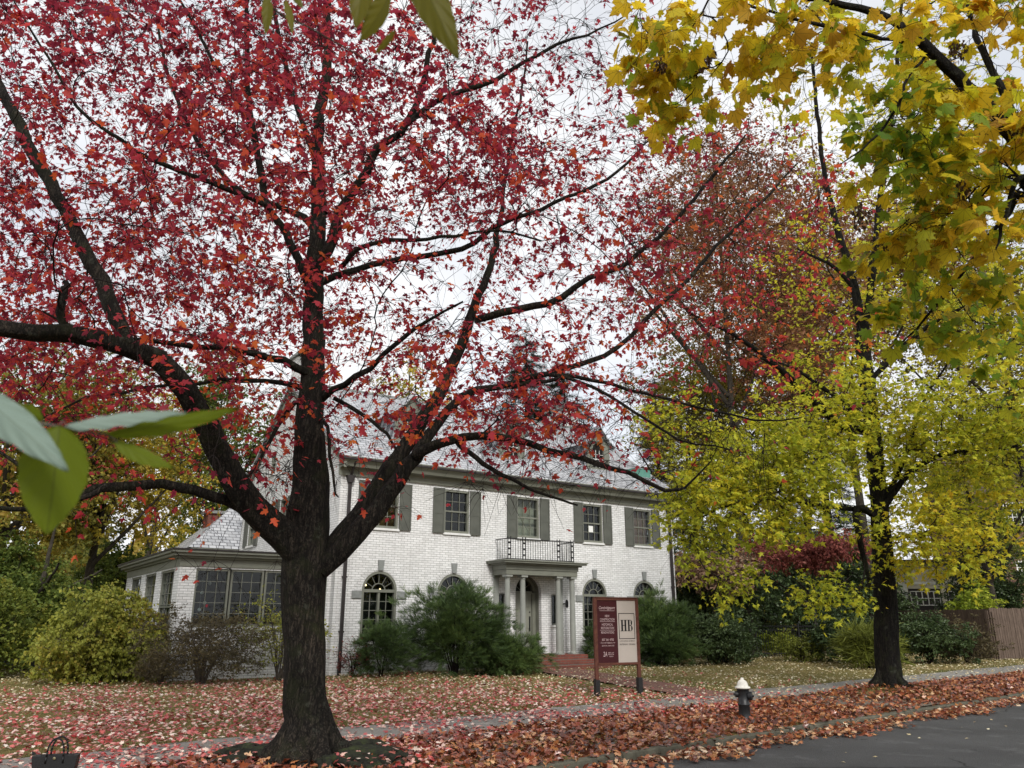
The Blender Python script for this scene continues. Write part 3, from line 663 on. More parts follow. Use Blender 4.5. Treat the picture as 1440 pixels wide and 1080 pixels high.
for a_ in np.linspace(0, math.pi, 6)[1:-1]: fr.bar((0, .43, 2.54), (.45*math.cos(a_), .43, 2.54+.45*math.sin(a_)), .01, 4)
f1 = fr.build('door_frame', M['trim'], H); f1.location = (7.25, 0, 0)
MB().box(-.55, .55, .50, .52, 2.5, 3.05).build('fanlight_pane', M['dark'], f1)
rv = MB().wall(arch(0, .56, .42, 2.5), [], .1, 'y', .6, 1); rv.v = [(x, y, z) for x, y, z in rv.v]
pts = arch(0, .559, .42, 2.5); n = len(pts); rv = MB().add([(x, .16, z) for x, z in pts]+[(x, .5, z) for x, z in pts], [(i, (i+1) % n, n+(i+1) % n, n+i) for i in range(n)])
o_ = rv.build('door_recess', M['trim'], H); o_.location = (7.25, 0, 0)
for c in (6.1, 8.4):
    w = MB().box(-.14, -.10, .02, .12, 1.38, 2.44).box(.10, .14, .02, .12, 1.38, 2.44).box(-.10, .10, .02, .12, 2.39, 2.44).box(-.10, .10, .02, .12, 1.38, 1.44)
    w = w.build('side_light', M['trim_dark'], H); w.location = (c, 0, 0)
    MB().box(-.10, .10, .08, .086, 1.44, 2.39).build('pane', M['glass'], w); MB().box(-.2, .2, .5, .55, 1.2, 2.6).build('dark_backing', M['dark'], w); MB().box(-.19, .19, -.05, .08, 1.31, 1.378).build('sill', M['whitetrim'], w)
# portico
for dx in (-1.39, -.76, .76, 1.39):
    c = MB().lathe([(.125, .42), (.125, .47), (.115, .50), (.10, .52), (.10, 1.4), (.085, 2.86), (.085, 2.88), (.10, 2.90), (.085, 2.92), (.11, 2.96)], 7.25+dx, -.72, 20).box(7.25+dx-.13, 7.25+dx+.13, -.85, -.59, 2.96, 3.028).box(7.25+dx-.14, 7.25+dx+.14, -.86, -.58, .421, .455)
    c.build('column', M['column'], H, smooth=False)
for dx in (-1.39, 1.39): MB().box(7.25+dx-.10, 7.25+dx+.10, -.06, -.002, .42, 3.028).box(7.25+dx-.13, 7.25+dx+.13, -.08, -.0021, 2.96, 3.027).build('pilaster', M['column'], H)
en = MB().box(5.72, 8.78, -.87, -.002, 3.03, 3.20).box(5.69, 8.81, -.90, -.003, 3.20, 3.36).box(5.60, 8.90, -1.0, -.002, 3.36, 3.41).box(5.48, 9.02, -1.13, -.003, 3.41, 3.47).box(5.44, 9.06, -1.17, -.002, 3.47, 3.51)
en.build('entablature', M['trim'], H, bevel=.006)
rl = MB(); yF = -.80; zr0, zr1 = 3.56, 4.24
for (p, q) in (((5.82, -.05), (5.82, yF)), ((5.82, yF), (8.68, yF)), ((8.68, yF), (8.68, -.05))):
    rl.bar((*p, zr0), (*q, zr0), .014); rl.bar((*p, zr1), (*q, zr1), .018)
    L = math.dist(p, q); nb = int(L/.105)
    for i in range(1, nb): a_ = i/nb; rl.bar((p[0]+(q[0]-p[0])*a_, p[1]+(q[1]-p[1])*a_, zr0), (p[0]+(q[0]-p[0])*a_, p[1]+(q[1]-p[1])*a_, zr1), .008, 4)
for px_ in (5.82, 5.94, 6.44, 6.56, 7.94, 8.06, 8.56, 8.68): rl.bar((px_, yF, 3.51), (px_, yF, zr1+.07), .019, 6)
for cx_ in (5.88, 6.50, 8.0, 8.62):
    for z_ in (3.7, 3.9, 4.1): rl.bar((cx_-.05, yF, z_), (cx_+.05, yF, z_), .03, 6)
rl.build('balcony_railing', M['black'], H)
sp_ = MB().box(5.55, 8.95, -1.15, -.003, -.1, .42); sp_.build('porch_floor', M['red_brick'], H, bevel=.01)
MB().box(5.35, 9.15, -1.52, -1.153, -.1, .28).build('step', M['red_brick'], H, bevel=.01); MB().box(5.15, 9.35, -1.9, -1.523, -.1, .14).build('step', M['red_brick'], H, bevel=.01)
MB().box(8.78, 8.86, -.16, -.01, 2.1, 2.14).lathe([(.03, 1.98), (.06, 2.02), (.055, 2.2), (.02, 2.26)], 8.82, -.18, 8).build('wall_lantern', M['black'], H)
# downpipes
for xx in (.28, 14.38):
    d = MB().box(xx-.045, xx+.045, -.12, -.03, .0, 5.72).prism_y([(xx-.07, 5.72), (xx+.07, 5.72), (xx+.14, 5.95), (xx-.14, 5.95)], -.17, -.02)
    for z_ in (1.2, 2.8, 4.4): d.box(xx-.07, xx+.07, -.125, -.01, z_, z_+.05)
    d.bar((xx, -.1, 5.95), (xx, -.42, 6.36), .04, 8); d.build('downpipe', M['pipe'], H)
bw_ = MB()
for xx in (2.2, 4.6): bw_.box(xx-.6, xx+.6, -.09, -.003, .12, .18)
bw_.box(.45, 5.5, -.035, -.002, -.2, .04).build('water_table', M['whitetrim'], H)
# dormers
def dormer(c):
    y0 = 1.05; zb = EZ+sl*(y0+.42)-.05; r_ = empty('dormer'); r_.parent = H; r_.location = (c, 0, 0)
    hw = .62; zt = zb+1.15; za = zt+.62
    MB().wall([(-hw, zb), (hw, zb), (hw, zt), (0, za), (-hw, zt)], [arch(0, .3, zb+.12, zb+.85, 12)], .08, 'y', y0).build('dormer_front', M['trim'], r_)
    yb = (zt-EZ)/sl-.42; yr = (za-EZ)/sl-.42
    ck = MB()
    for sx in (-hw, hw): ck.add([(sx, y0+.002, zb), (sx, y0+.002, zt), (sx, yb+.1, zt)], [(0, 1, 2)])
    ck.build('dormer_cheek', M['slate'], r_)
    dr_ = MB()
    for sg in (-1, 1):
        n_ = 5; pr = []
        for i in range(n_+1):
            q = i/n_; pr.append((sg*(hw+.16)*(1-q), zt-.10+(za+.1-zt+.10)*(q**1.25)))
        for i in range(n_):
            (xa, z_a), (xb, z_b) = pr[i], pr[i+1]
            ya_, yb_ = (z_a-EZ)/sl-.42+.1, (z_b-EZ)/sl-.42+.1
            dr_.add([(xa, y0-.2, z_a), (xb, y0-.2, z_b), (xb, yb_, z_b), (xa, ya_, z_a), (xa, y0-.2, z_a-.07), (xb, y0-.2, z_b-.07), (xb, yb_, z_b-.07), (xa, ya_, z_a-.07)], [(0, 1, 2, 3), (7, 6, 5, 4), (0, 4, 5, 1)])
    dr_.build('dormer_roof', M['slate'], r_)
    m_ = MB().box(-.3, .3, y0+.03, y0+.07, zb+.45, zb+.48); muntins(m_, -.3, .3, zb+.12, zb+.85, 3, 4, y0+.06); m_.build('dormer_window', M['whitetrim'], r_)
    MB().box(-.32, .32, y0+.075, y0+.08, zb+.1, zb+1.16).build('pane', M['dark'], r_)
for c in (2.9, 7.25, 11.6): dormer(c)
MB().box(13.5, 14.4, .9, 1.7, 7.0, 7.75).build('copper_box', M['copper'], roof, bevel=.01)

# sunroom wing
sw = empty('sunroom'); sw.parent = H
X0, Y0, Y1 = -4.42, .30, 8.6
pan = [(-3.96, -3.06), (-2.98, -2.08), (-2.0, -1.10), (-1.02, -.14)]
MB().wall(rect(X0, 0, -.3, 3.02), [rect(-3.98, -.12, 1.38, 2.96)], .18, 'y', Y0).build('front_wall', M['white_brick'], sw)
sy = [(.95, 2.75), (3.45, 5.15), (5.85, 7.65)]
MB().wall(rect(Y0, Y1, -.3, 3.02), [rect(a_, b_, 1.0, 2.96) for a_, b_ in sy], .18, 'x', X0).build('side_wall', M['white_brick'], sw)
MB().wall(rect(X0, 0, -.3, 3.02), [], .1, 'y', Y1, -1).build('back_wall', M['white_brick'], sw)
MB().box(X0+.1, -.01, Y0+.1, Y1-.1, -.05, .3).box(X0+.19, -.01, 4.0, 4.1, .31, 3.0).build('floor_slab', M['dark'], sw)
MB().box(X0-.02, -.003, Y0-.03, Y1, 3.0, 3.22).box(X0-.10, -.004, Y0-.12, Y1+.1, 3.22, 3.28).box(X0-.22, -.002, Y0-.24, Y1+.2, 3.28, 3.36).box(X0-.30, -.003, Y0-.32, Y1+.3, 3.36, 3.43).build('cornice', M['trim'], sw, bevel=.006)
MB().box(X0-.33, -.002, Y0-.35, Y1+.33, 3.43, 3.47).build('flat_roof', M['pipe'], sw)
for (a_, b_) in pan:
    w = MB().box(a_-.02, a_+.035, Y0+.04, Y0+.14, 1.38, 2.96).box(b_-.035, b_+.02, Y0+.04, Y0+.14, 1.38, 2.96).box(a_+.035, b_-.035, Y0+.04, Y0+.14, 2.90, 2.96).box(a_+.035, b_-.035, Y0+.04, Y0+.14, 1.38, 1.45)
    muntins(w, a_+.035, b_-.035, 1.45, 2.90, 3, 5, Y0+.12, .016); w = w.build('window', M['trim'], sw)
    MB().box(a_+.035, b_-.035, Y0+.121, Y0+.127, 1.45, 2.9).build('pane', M['glass'], w)
MB().box(-4.02, -.08, Y0-.05, Y0+.1, 1.29, 1.378).build('sill', M['whitetrim'], sw, bevel=.01)
for (a_, b_) in sy:
    w = MB().box(X0+.04, X0+.14, a_, a_+.06, 1.0, 2.96).box(X0+.04, X0+.14, b_-.06, b_, 1.0, 2.96).box(X0+.04, X0+.14, a_+.06, b_-.06, 2.9, 2.96).box(X0+.04, X0+.14, a_+.06, b_-.06, 1.0, 1.08).box(X0+.05, X0+.12, a_+.06, b_-.06, 1.9, 1.95)
    for i in range(1, 4): y_ = a_+(b_-a_)*i/4; w.box(X0+.07, X0+.10, y_-.01, y_+.01, 1.08, 2.9)
    for i in range(1, 6): z_ = 1.08+1.82*i/6; w.box(X0+.071, X0+.101, a_+.06, b_-.06, z_-.01, z_+.01)
    w = w.build('window', M['trim'], sw); MB().box(X0+.115, X0+.12, a_+.06, b_-.06, 1.08, 2.9).build('pane', M['glass'], w)
    MB().box(X0-.05, X0+.1, a_-.05, b_+.05, .92, .998).build('sill', M['whitetrim'], w)
gl = MB()
for (x_, y_, z_) in ((-3.65, 1.5, 2.55), (-3.45, 1.6, 2.33), (-3.7, 1.7, 2.28), (-3.3, 1.45, 2.6), (-3.35, 1.6, 2.05), (-3.5, 1.5, 1.85), (-3.7, 1.55, 1.72)):
    gl.lathe([(.001, z_-.055), (.035, z_-.04), (.055, z_), (.035, z_+.04), (.001, z_+.055)], x_, y_, 10).bar((x_, y_, z_+.05), (x_, y_, 2.98), .004, 4)
gl.build('pendant_lamp', M['globe'], sw, smooth=True)
# rear wing with small hip roof behind the sunroom
rw = empty('rear_wing'); rw.parent = H
MB().box(-1.75, 4, DP+.12, 14.5, -.2, 4.3).build('wing_wall', M['white_brick'], rw)
MB().box(-1.9, 4.1, DP+.10, 14.6, 4.22, 4.36).build('cornice', M['trim'], rw)
MB().add([(-2.0, DP+.08, 4.37), (4.2, DP+.08, 4.37), (4.2, 14.8, 4.37), (-2.0, 14.8, 4.37), (.15, 12.7, 6.45), (4.2, 12.7, 6.45)], [(0, 1, 5, 4), (3, 0, 4), (2, 3, 4, 5), (1, 2, 5), (3, 2, 1, 0)]).build('hip_roof', M['slate'], rw)
wc = MB().box(-.95, -.3, 12.4, 13.2, 4.6, 6.0).build('chimney', M['red_brick'], rw); MB().box(-1.05, -.2, 12.3, 13.3, 6.0, 6.12).build('chimney_cap', M['stone'], wc)

# ================================================================== SIGN
sgn_p = gnd(840, 980); sgn_q = gnd(900, 977); dv = sgn_q-sgn_p; ang = math.atan2(dv[1], dv[0]); SW = float(np.linalg.norm(dv[:2]))
SG = empty('sign_board', (sgn_p[0], sgn_p[1], 0), ang, 'maroon and cream contractor sign on two brown posts in the lawn', 'sign')
M['maroon'] = plain('maroon_paint', (.045, .003, .006), .4, .4, .08, 3, .02); M['cream'] = plain('cream_paint', (.46, .41, .37), .5, .3, .04, 3, .02)
M['postwood'] = plain('brown_stained_wood', (.11, .038, .025), .6, .3, .3, 12, .3); M['letter_w'] = plain('pale_lettering', (.58, .44, .44), .6, .2, 0); M['letter_k'] = plain('black_lettering', (.01, .01, .01), .5, .2, 0)
zt_ = 2.03; zb_ = .68; px0, px1 = .0, SW
for x_ in (px0, px1):
    post = MB().box(x_-.04, x_+.04, -.03, .03, -.1, zt_+.01).build('post', M['postwood'], SG, bevel=.006)
    MB().box(x_-.055, x_-.041 if x_ == px0 else x_+.055, -.05, .05, 0, .36).box(x_-.05, x_+.05, -.048, -.031, .0, .34).build('stake', M['black'], post)
MB().box(px0+.041, px1-.041, -.035, .035, zb_-.05, zb_).build('bottom_rail', M['postwood'], SG, bevel=.005); MB().box(px0+.041, px1-.041, -.035, .035, zt_-.04, zt_+.012).box(px0+.0, px1-.0, -.05, .05, zt_+.012, zt_+.03).build('top_rail', M['postwood'], SG, bevel=.005)
xm = px0+(px1-px0)*.515
MB().box(px0+.041, xm, -.015, .015, zb_, zt_-.04).build('maroon_panel', M['maroon'], SG); MB().box(xm, px1-.041, -.016, .0155, zb_, zt_-.04).build('cream_panel', M['cream'], SG)
def text(body, x, z, h, width, mat, name='lettering', shear=0, parent=SG):
    cu = bpy.data.curves.new('t', 'FONT'); cu.body = body; cu.align_x = 'CENTER'; cu.size = 1; cu.shear = shear; cu.extrude = 0
    ob = bpy.data.objects.new('t', cu); me = bpy.data.meshes.new_from_object(ob); bpy.data.objects.remove(ob)
    v = np.array([q.co[:] for q in me.vertices]); w = np.ptp(v[:, 0]); hh = np.ptp(v[:, 1]); cx = (v[:, 0].max()+v[:, 0].min())/2
    for q in me.vertices: q.co = (x+(q.co.x-cx)/w*width, -.020, z+(q.co.y-v[:, 1].min())/hh*h)
    return link(name, me, mat, parent)
xc = (px0+.041+xm)/2; pw_ = xm-px0-.041
text('Cambridgeport', xc, 1.78, .085, pw_*.80, M['letter_w'], shear=.4)
for (b, z, wd) in (('NEW', 1.632, .22), ('CONSTRUCTION', 1.560, .72), ('HISTORICAL', 1.452, .55), ('RESTORATION', 1.380, .64), ('RENOVATIONS', 1.285, .64), ('857 261 4700', 1.135, .58)):
    text(b, xc, z, .048, pw_*wd, M['letter_w'])
text('Cambridgeport', xc, 1.075, .035, pw_*.72, M['letter_w'], shear=.4); text('BOSTON  CAPE COD', xc, 1.020, .026, pw_*.60, M['letter_w'])
text('2A', xc-.08, .81, .10, .10, M['letter_w'], shear=.1); text('BEST OF', xc+.07, .875, .022, .14, M['letter_w']); text('BOSTON', xc+.07, .84, .022, .14, M['letter_w']); text('2023', xc+.07, .80, .022, .10, M['letter_w'])
ln = MB()
for z in (1.535, 1.355, 1.765): ln.box(xc-pw_*.37, xc+pw_*.37, -.0205, -.016, z, z+.006)
ln.build('divider_line', M['letter_w'], SG)
xh = (xm+px1-.041)/2; bx = (px1-.041-xm)*.43
bo = MB(); z0_, z1_ = 1.17, 1.72
for q in ((xh-bx, xh-bx+.013, z0_, z1_), (xh+bx-.013, xh+bx, z0_, z1_), (xh-bx+.013, xh+bx-.013, z0_, z0_+.013), (xh-bx+.013, xh+bx-.013, z1_-.013, z1_)): bo.box(q[0], q[1], -.020, -.017, q[2], q[3])
bo.build('logo_border', M['letter_k'], SG)
hb = MB(); zz, hh_ = 1.335, .24; Y_ = (-.021, -.017)
hx = xh-.165
for (a_, b_) in ((hx+.02, hx+.062), (hx+.108, hx+.15)): hb.box(a_, b_, *Y_, zz+.01, zz+hh_-.01)
for (a_, b_) in ((hx, hx+.08), (hx+.09, hx+.17)): hb.box(a_, b_, *Y_, zz, zz+.01).box(a_, b_, *Y_, zz+hh_-.01, zz+hh_)
hb.box(hx+.062, hx+.108, *Y_, zz+hh_/2-.006, zz+hh_/2+.006)
bx0 = hx+.185; hb.box(bx0+.015, bx0+.055, *Y_, zz+.01, zz+hh_-.01).box(bx0, bx0+.085, *Y_, zz, zz+.01).box(bx0, bx0+.08, *Y_, zz+hh_-.01, zz+hh_).box(bx0+.055, bx0+.08, *Y_, zz+hh_/2-.005, zz+hh_/2+.005)
for (c_, r0, k) in ((zz+hh_*.745, hh_*.255, .75), (zz+hh_*.25, hh_*.25, .9)):
    for i in range(10):
        a0, a1 = -math.pi/2+math.pi*i/10, -math.pi/2+math.pi*(i+1)/10
        def pt(q, rr, th_): return (bx0+.08+(rr*k-th_*(math.cos(q)))*math.cos(q), c_+(rr-.01*(th_ > 0))*math.sin(q))
        hb.prism_y([pt(a0, r0, 0), pt(a1, r0, 0), pt(a1, r0, .038), pt(a0, r0, .038)], *Y_)
hb.build('logo_letters', M['letter_k'], SG)
text('HATHORNE & BIRCH', xh, 1.115, .022, bx*1.9, M['letter_k']); text('INTERIOR  DESIGN', xh, 1.04, .032, bx*1.9, M['letter_k'])

# ================================================================== HYDRANT
hp = gnd(1048, 1013); HY = empty('fire_hydrant', (hp[0], hp[1], terrain(np.array([hp[0]]), np.array([hp[1]]))[0]), R(8), 'black fire hydrant with a white domed cap on the leafy verge', 'fire hydrant')
HY.scale = (.95, .95, .95)
M['hyd'] = plain('worn_black_paint', (.013, .014, .016), .45, .5, .4, 9, .5, bsc=30); M['hydw'] = plain('chalky_white_paint', (.66, .64, .58), .6, .3, .18, 12, .4, bsc=30)
MB().lathe([(.13, 0), (.13, .03), (.105, .04), (.098, .06), (.095, .24), (.105, .25), (.105, .27), (.092, .28), (.088, .42), (.10, .46), (.10, .50), (.115, .505), (.115, .53)], n=28).build('barrel', M['hyd'], HY, smooth=True)
bt = MB()
for i in range(8): a_ = i*math.pi/4; bt.lathe([(.014, .03), (.014, .055)], .118*math.cos(a_), .118*math.sin(a_), 6)
bt.build('bolt_ring', M['hyd'], HY)
MB().lathe([(.128, .515), (.135, .53), (.128, .545), (.10, .555), (.092, .59), (.075, .63), (.045, .655), (.03, .66), (.025, .69), (.001, .695)], n=24).build('cap', M['hydw'], HY, smooth=True)
def nozzle(angle, r_, l_, z):
    m = MB().lathe([(r_*.72, 0), (r_*.72, l_*.6), (r_, l_*.6), (r_, l_), (r_*.6, l_+.006), (.022, l_+.008), (.022, l_+.03), (.001, l_+.031)], n=18)
    rot = Matrix.Translation((0, 0, z)) @ Matrix.Rotation(angle, 4, 'Z') @ Matrix.Rotation(R(90), 4, 'Y')
    m.v = [tuple(rot @ Vector(v)) for v in m.v]; m.build('hose_outlet', M['hyd'], HY, smooth=False, bevel=.004)
nozzle(R(180-20), .052, .135, .42); nozzle(R(-35), .07, .15, .40); nozzle(R(45), .05, .13, .42)

# ================================================================== HANDBAG
bp = gnd(80, 1064, .30); BG = empty('handbag', (bp[0], bp[1], .05), R(12), 'black leather handbag with two upright handles standing on the path edge', 'handbag')
M['leather'] = plain('black_leather', (.005, .005, .006), .5, .4, .2, 10, .4, bsc=160)
b = MB(); w0, w1 = .21, .20
b.add([(-.17, -.075, 0), (.17, -.075, 0), (.17, .075, 0), (-.17, .075, 0), (-w0, -.06, .27), (w0, -.06, .27), (w1, .06, .27), (-w1, .06, .27), (-.15, -.05, .262), (.15, -.05, .262), (.15, .05, .262), (-.15, .05, .262), (-.15, -.05, .1), (.15, -.05, .1), (.15, .05, .1), (-.15, .05, .1)],
      [(3, 2, 1, 0), (0, 1, 5, 4), (1, 2, 6, 5), (2, 3, 7, 6), (3, 0, 4, 7), (4, 5, 9, 8), (5, 6, 10, 9), (6, 7, 11, 10), (7, 4, 8, 11), (8, 9, 13, 12), (9, 10, 14, 13), (10, 11, 15, 14), (11, 8, 12, 15), (12, 13, 14, 15)])
b.build('bag_body', M['leather'], BG, bevel=.012)
MB().add([(-w0, -.06, .27), (-w0-.02, 0, .31), (-w1, .06, .27)], [(0, 1, 2)]).add([(w0, -.06, .27), (w0+.03, 0, .325), (w1, .06, .27)], [(0, 1, 2)]).build('side_flap', M['leather'], BG)
for yy in (-.065, .06):
    pts = [(.075*math.cos(a_)*(1.0), yy, .26+.165*math.sin(a_)**.8 if math.sin(a_) > 0 else .26) for a_ in np.linspace(0, math.pi, 17)]
    pts = [(.078, yy, .20)]+pts+[(-.078, yy, .20)]
    MB().path(pts, .009, 8).build('handle', M['leather'], BG, smooth=True)
cl = MB().lathe([(.013, 0), (.013, .006), (.001, .007)], n=14); cl.v = [(x, -.07-z, .245+y) for x, y, z in cl.v]; cl.build('clasp', plain('brass', (.5, .45, .3), .3, .5, .05, metal=1), BG)

# ================================================================== RED MAPLE (big, near left of centre)
def limb(pts, depths, pxw):
    P = [at(x, y, d) for (x, y), d in zip(pts, depths)]
    D = [proj(np.array(p))[2] for p in P]
    return np.array(P), np.array([w/2*d/FOC for w, d in zip(pxw, D)])
def lin(a, b, n): return list(np.linspace(a, b, n))
L = []
L.append(limb([(432, 1095), (430, 1040), (428, 960), (427, 880), (428, 810), (432, 760), (436, 690), (437, 600), (440, 500), (441, 400), (447, 310), (447, 180), (460, 90), (460, 0), (465, -120), (470, -260)],
              [9.84]*6+[9.85, 9.9, 9.9, 10, 10, 10, 10, 10, 10, 10], [90, 76, 69, 68, 74, 80, 62, 48, 37, 31, 25, 18, 15, 12, 9, 5]))
L.append(limb([(428, 790), (398, 752), (355, 712), (318, 655), (293, 600), (262, 550), (222, 508), (160, 482), (90, 470), (0, 462), (-120, 440), (-260, 380)], [9.8, 9.6, 9.3, 9.0, 8.7, 8.4, 8.1, 7.7, 7.4, 7.0, 6.7, 6.5], [60, 56, 50, 44, 42, 40, 38, 34, 32, 30, 22, 10]))
L.append(limb([(180, 488), (158, 430), (120, 350), (62, 240), (28, 180), (0, 120), (-60, 0), (-110, -120)], [7.8, 7.8, 7.9, 8, 8, 8.1, 8.2, 8.3], [28, 27, 24, 22, 20, 17, 12, 6]))
L.append(limb([(440, 800), (470, 770), (520, 700), (560, 640), (598, 585), (622, 545), (648, 485), (667, 430), (690, 370), (706, 290), (716, 210), (735, 120), (742, 60)], [9.9, 9.9, 10.1, 10.3, 10.5, 10.7, 11, 11.2, 11.5, 11.8, 12, 12.2, 12.4], [42, 38, 32, 28, 24, 22, 19, 16, 12, 8, 5, 4, 3]))
L.append(limb([(450, 800), (500, 752), (545, 700), (585, 640), (612, 600), (650, 558), (700, 545), (793, 519), (850, 500), (905, 455), (968, 390), (1019, 335), (1071, 284), (1120, 230)], [9.8, 9.8, 9.9, 10, 10.1, 10.2, 10.2, 10.3, 10.3, 10.4, 10.4, 10.5, 10.6, 10.6], [40, 38, 32, 25, 18, 14, 12, 10, 9, 8, 7, 6, 5, 3]))
L.append(limb([(584, 640), (612, 626), (650, 616), (720, 618), (770, 632), (815, 646), (884, 665), (935, 688), (965, 682), (1000, 650)], lin(9.9, 9.2, 10), [17, 15, 13, 11, 10, 9, 7, 6, 4, 2]))
L.append(limb([(640, 618), (660, 635), (680, 652), (703, 668), (747, 686), (790, 705), (812, 708)], lin(9.85, 9.3, 7), [9, 8, 8, 7, 5, 4, 3]))
L.append(limb([(372, 736), (337, 710), (300, 697), (250, 683), (212, 681), (172, 684), (135, 688), (105, 703), (80, 716), (40, 714), (-20, 716), (-90, 700)], lin(9.5, 7.6, 12), [20, 17, 16, 15, 14, 14, 13, 12, 9, 8, 7, 4]))
L.append(limb([(150, 683), (110, 700), (85, 705), (60, 680), (10, 640), (-60, 600)], lin(8.35, 7.6, 6), [9, 8, 7, 6, 5, 3]))
L.append(limb([(437, 560), (418, 542), (370, 536), (311, 535), (275, 538), (200, 547), (120, 560), (60, 590)], lin(9.9, 8.9, 8), [10, 9, 7, 6, 5, 5, 4, 2]))
L.append(limb([(440, 530), (418, 515), (380, 503), (338, 493), (275, 487), (209, 480), (140, 470), (60, 440)], lin(9.9, 8.3, 8), [14, 13, 11, 10, 8, 7, 5, 3]))
L.append(limb([(435, 575), (415, 566), (391, 598), (370, 640), (347, 675), (335, 700)], lin(9.85, 9.2, 6), [9, 8, 7, 5, 3, 2]))
L.append(limb([(450, 380), (462, 350), (480, 293), (515, 240), (529, 209), (564, 187), (591, 129), (604, 75), (622, 0), (640, -90)], lin(10, 9.2, 10), [22, 20, 17, 16, 15, 13, 11, 9, 7, 4]))
L.append(limb([(560, 188), (613, 142), (675, 120), (738, 89), (782, 64), (844, 42), (880, 20)], lin(9.5, 9.3, 7), [9, 8, 8, 6, 5, 3, 2]))
L.append(limb([(440, 400), (427, 382), (400, 324), (373, 284), (364, 222), (351, 156), (347, 44), (350, -40)], lin(10, 9.4, 8), [14, 13, 12, 11, 10, 9, 7, 5]))
L.append(limb([(378, 290), (324, 267), (267, 247), (209, 222), (169, 196), (111, 151), (67, 84), (20, 0)], lin(9.7, 8.3, 8), [10, 9, 8, 7, 6, 5, 4, 3]))
L.append(limb([(356, 180), (320, 120), (289, 67), (262, 20), (240, -40)], lin(9.6, 9, 5), [8, 6, 5, 4, 3]))
L.append(limb([(446, 330), (427, 307), (390, 290), (340, 270), (300, 230), (262, 170), (235, 100), (220, 20)], lin(10, 10.8, 8), [12, 11, 9, 8, 7, 6, 5, 3]))
L.append(limb([(446, 400), (471, 387), (502, 378), (551, 364), (649, 351), (693, 320), (760, 293), (836, 262), (880, 231), (920, 190)], lin(10, 10.8, 10), [12, 11, 10, 9, 8, 7, 6, 5, 4, 2]))
L.append(limb([(480, 375), (493, 360), (524, 342), (578, 338), (640, 331), (700, 325), (760, 340)], lin(10, 9, 7), [8, 8, 7, 6, 5, 4, 3]))
L.append(limb([(667, 450), (707, 440), (751, 432), (791, 418), (827, 391), (880, 370), (940, 320), (1000, 250), (1050, 190)], lin(11.1, 11.2, 9), [12, 12, 11, 10, 8, 7, 6, 5, 3]))
L.append(limb([(448, 565), (470, 548), (500, 530), (560, 480), (600, 450), (650, 425)], lin(9.9, 9.0, 6), [12, 10, 9, 7, 5, 3]))
L.append(limb([(700, 546), (760, 528), (832, 534), (910, 554), (988, 573), (1060, 590), (1130, 590)], lin(10.2, 9.4, 7), [7, 7, 6, 5, 4, 3, 2]))
L.append(limb([(720, 545), (793, 532), (855, 558), (929, 604), (980, 625), (1027, 632)], lin(10.2, 9, 6), [6, 6, 5, 4, 3, 2]))
L.append(limb([(455, 300), (448, 240), (425, 170), (400, 90), (385, 0), (380, -80)], lin(10, 11.3, 6), [12, 10, 8, 7, 6, 4]))
L.append(limb([(448, 590), (458, 600), (464, 640), (470, 680), (476, 702)], [9.85, 9.7, 9.6, 9.55, 9.5], [7, 6, 5, 4, 2]))
L.append(limb([(88, 480), (86, 440), (94, 405), (92, 395)], [7.4, 7.35, 7.3, 7.3], [14, 13, 11, 8]))
L.append(limb([(470, 560), (520, 590), (545, 610), (562, 640), (575, 680)], [9.9, 9.8, 9.7, 9.6, 9.6], [7, 6, 5, 3, 2]))
L = [(p_, w_*(.84 if i_ == 0 else .78 if w_.max() > .09 else .92)) for i_, (p_, w_) in enumerate(L)]
RM = Tree(L, 3, .2, .0028, .40)
grid = ["7777776321000000", "7677767532221000", "7676766653333100", "8766774645454200", "8887643234554200", "8887565665443210", "6644356652000000", "2222111000000000", "0111000000000000", "0000000000000000", "0000000000000000", "0000000000000000"]
GD = np.array([[int(c) for c in r] for r in grid], float)/8
def dens_at(px, py):
    gx = np.clip(px/90-.5, 0, 14.999); gy = np.clip(py/90-.5, 0, 10.999); i = gy.astype(int); j = gx.astype(int); fx = gx-j; fy = gy-i
    return GD[i, j]*(1-fx)*(1-fy)+GD[i, j+1]*fx*(1-fy)+GD[i+1, j]*(1-fx)*fy+GD[i+1, j+1]*fx*fy
cand = rng.uniform(-1, 1, (30000, 3)); cand = cand[np.linalg.norm(cand, axis=1) < 1]
cand = cand*np.array([8.3, 5.2, 6.3])+np.array([-2.2, 10.3, 7.6]); px, py, D = proj(cand)
out = (px < -20) | (py < -20)
keep = (D > 5.5) & (px < 1250) & np.where(out, (rng.random(len(px)) < .22) & (px > -700) & (cand[:, 2] > 2.6), rng.random(len(px)) < dens_at(px, py)**1.0) 
tg = cand[keep]; nin = ~out[keep]
sel = rng.permutation(len(tg)); tg = tg[sel][:2300]; 
# bare fan of thin twigs against the sky, right of the top
fanp = np.array([at(x, y, d) for x, y, d in zip(rng.uniform(640, 900, 110), rng.uniform(-40, 300, 110), rng.uniform(9, 12, 110))])
lowp = np.array([at(x, y, d) for x, y, d in zip(rng.uniform(640, 1080, 130), rng.uniform(560, 690, 130), rng.uniform(8.6, 10.8, 130))])
lowp2 = np.array([at(x, y, d) for x, y, d in zip(rng.uniform(330, 420, 25), rng.uniform(600, 720, 25), rng.uniform(9, 10.2, 25))])
RM.grow(np.vstack([tg, fanp, lowp, lowp2]), .10)
ch = RM.branches()
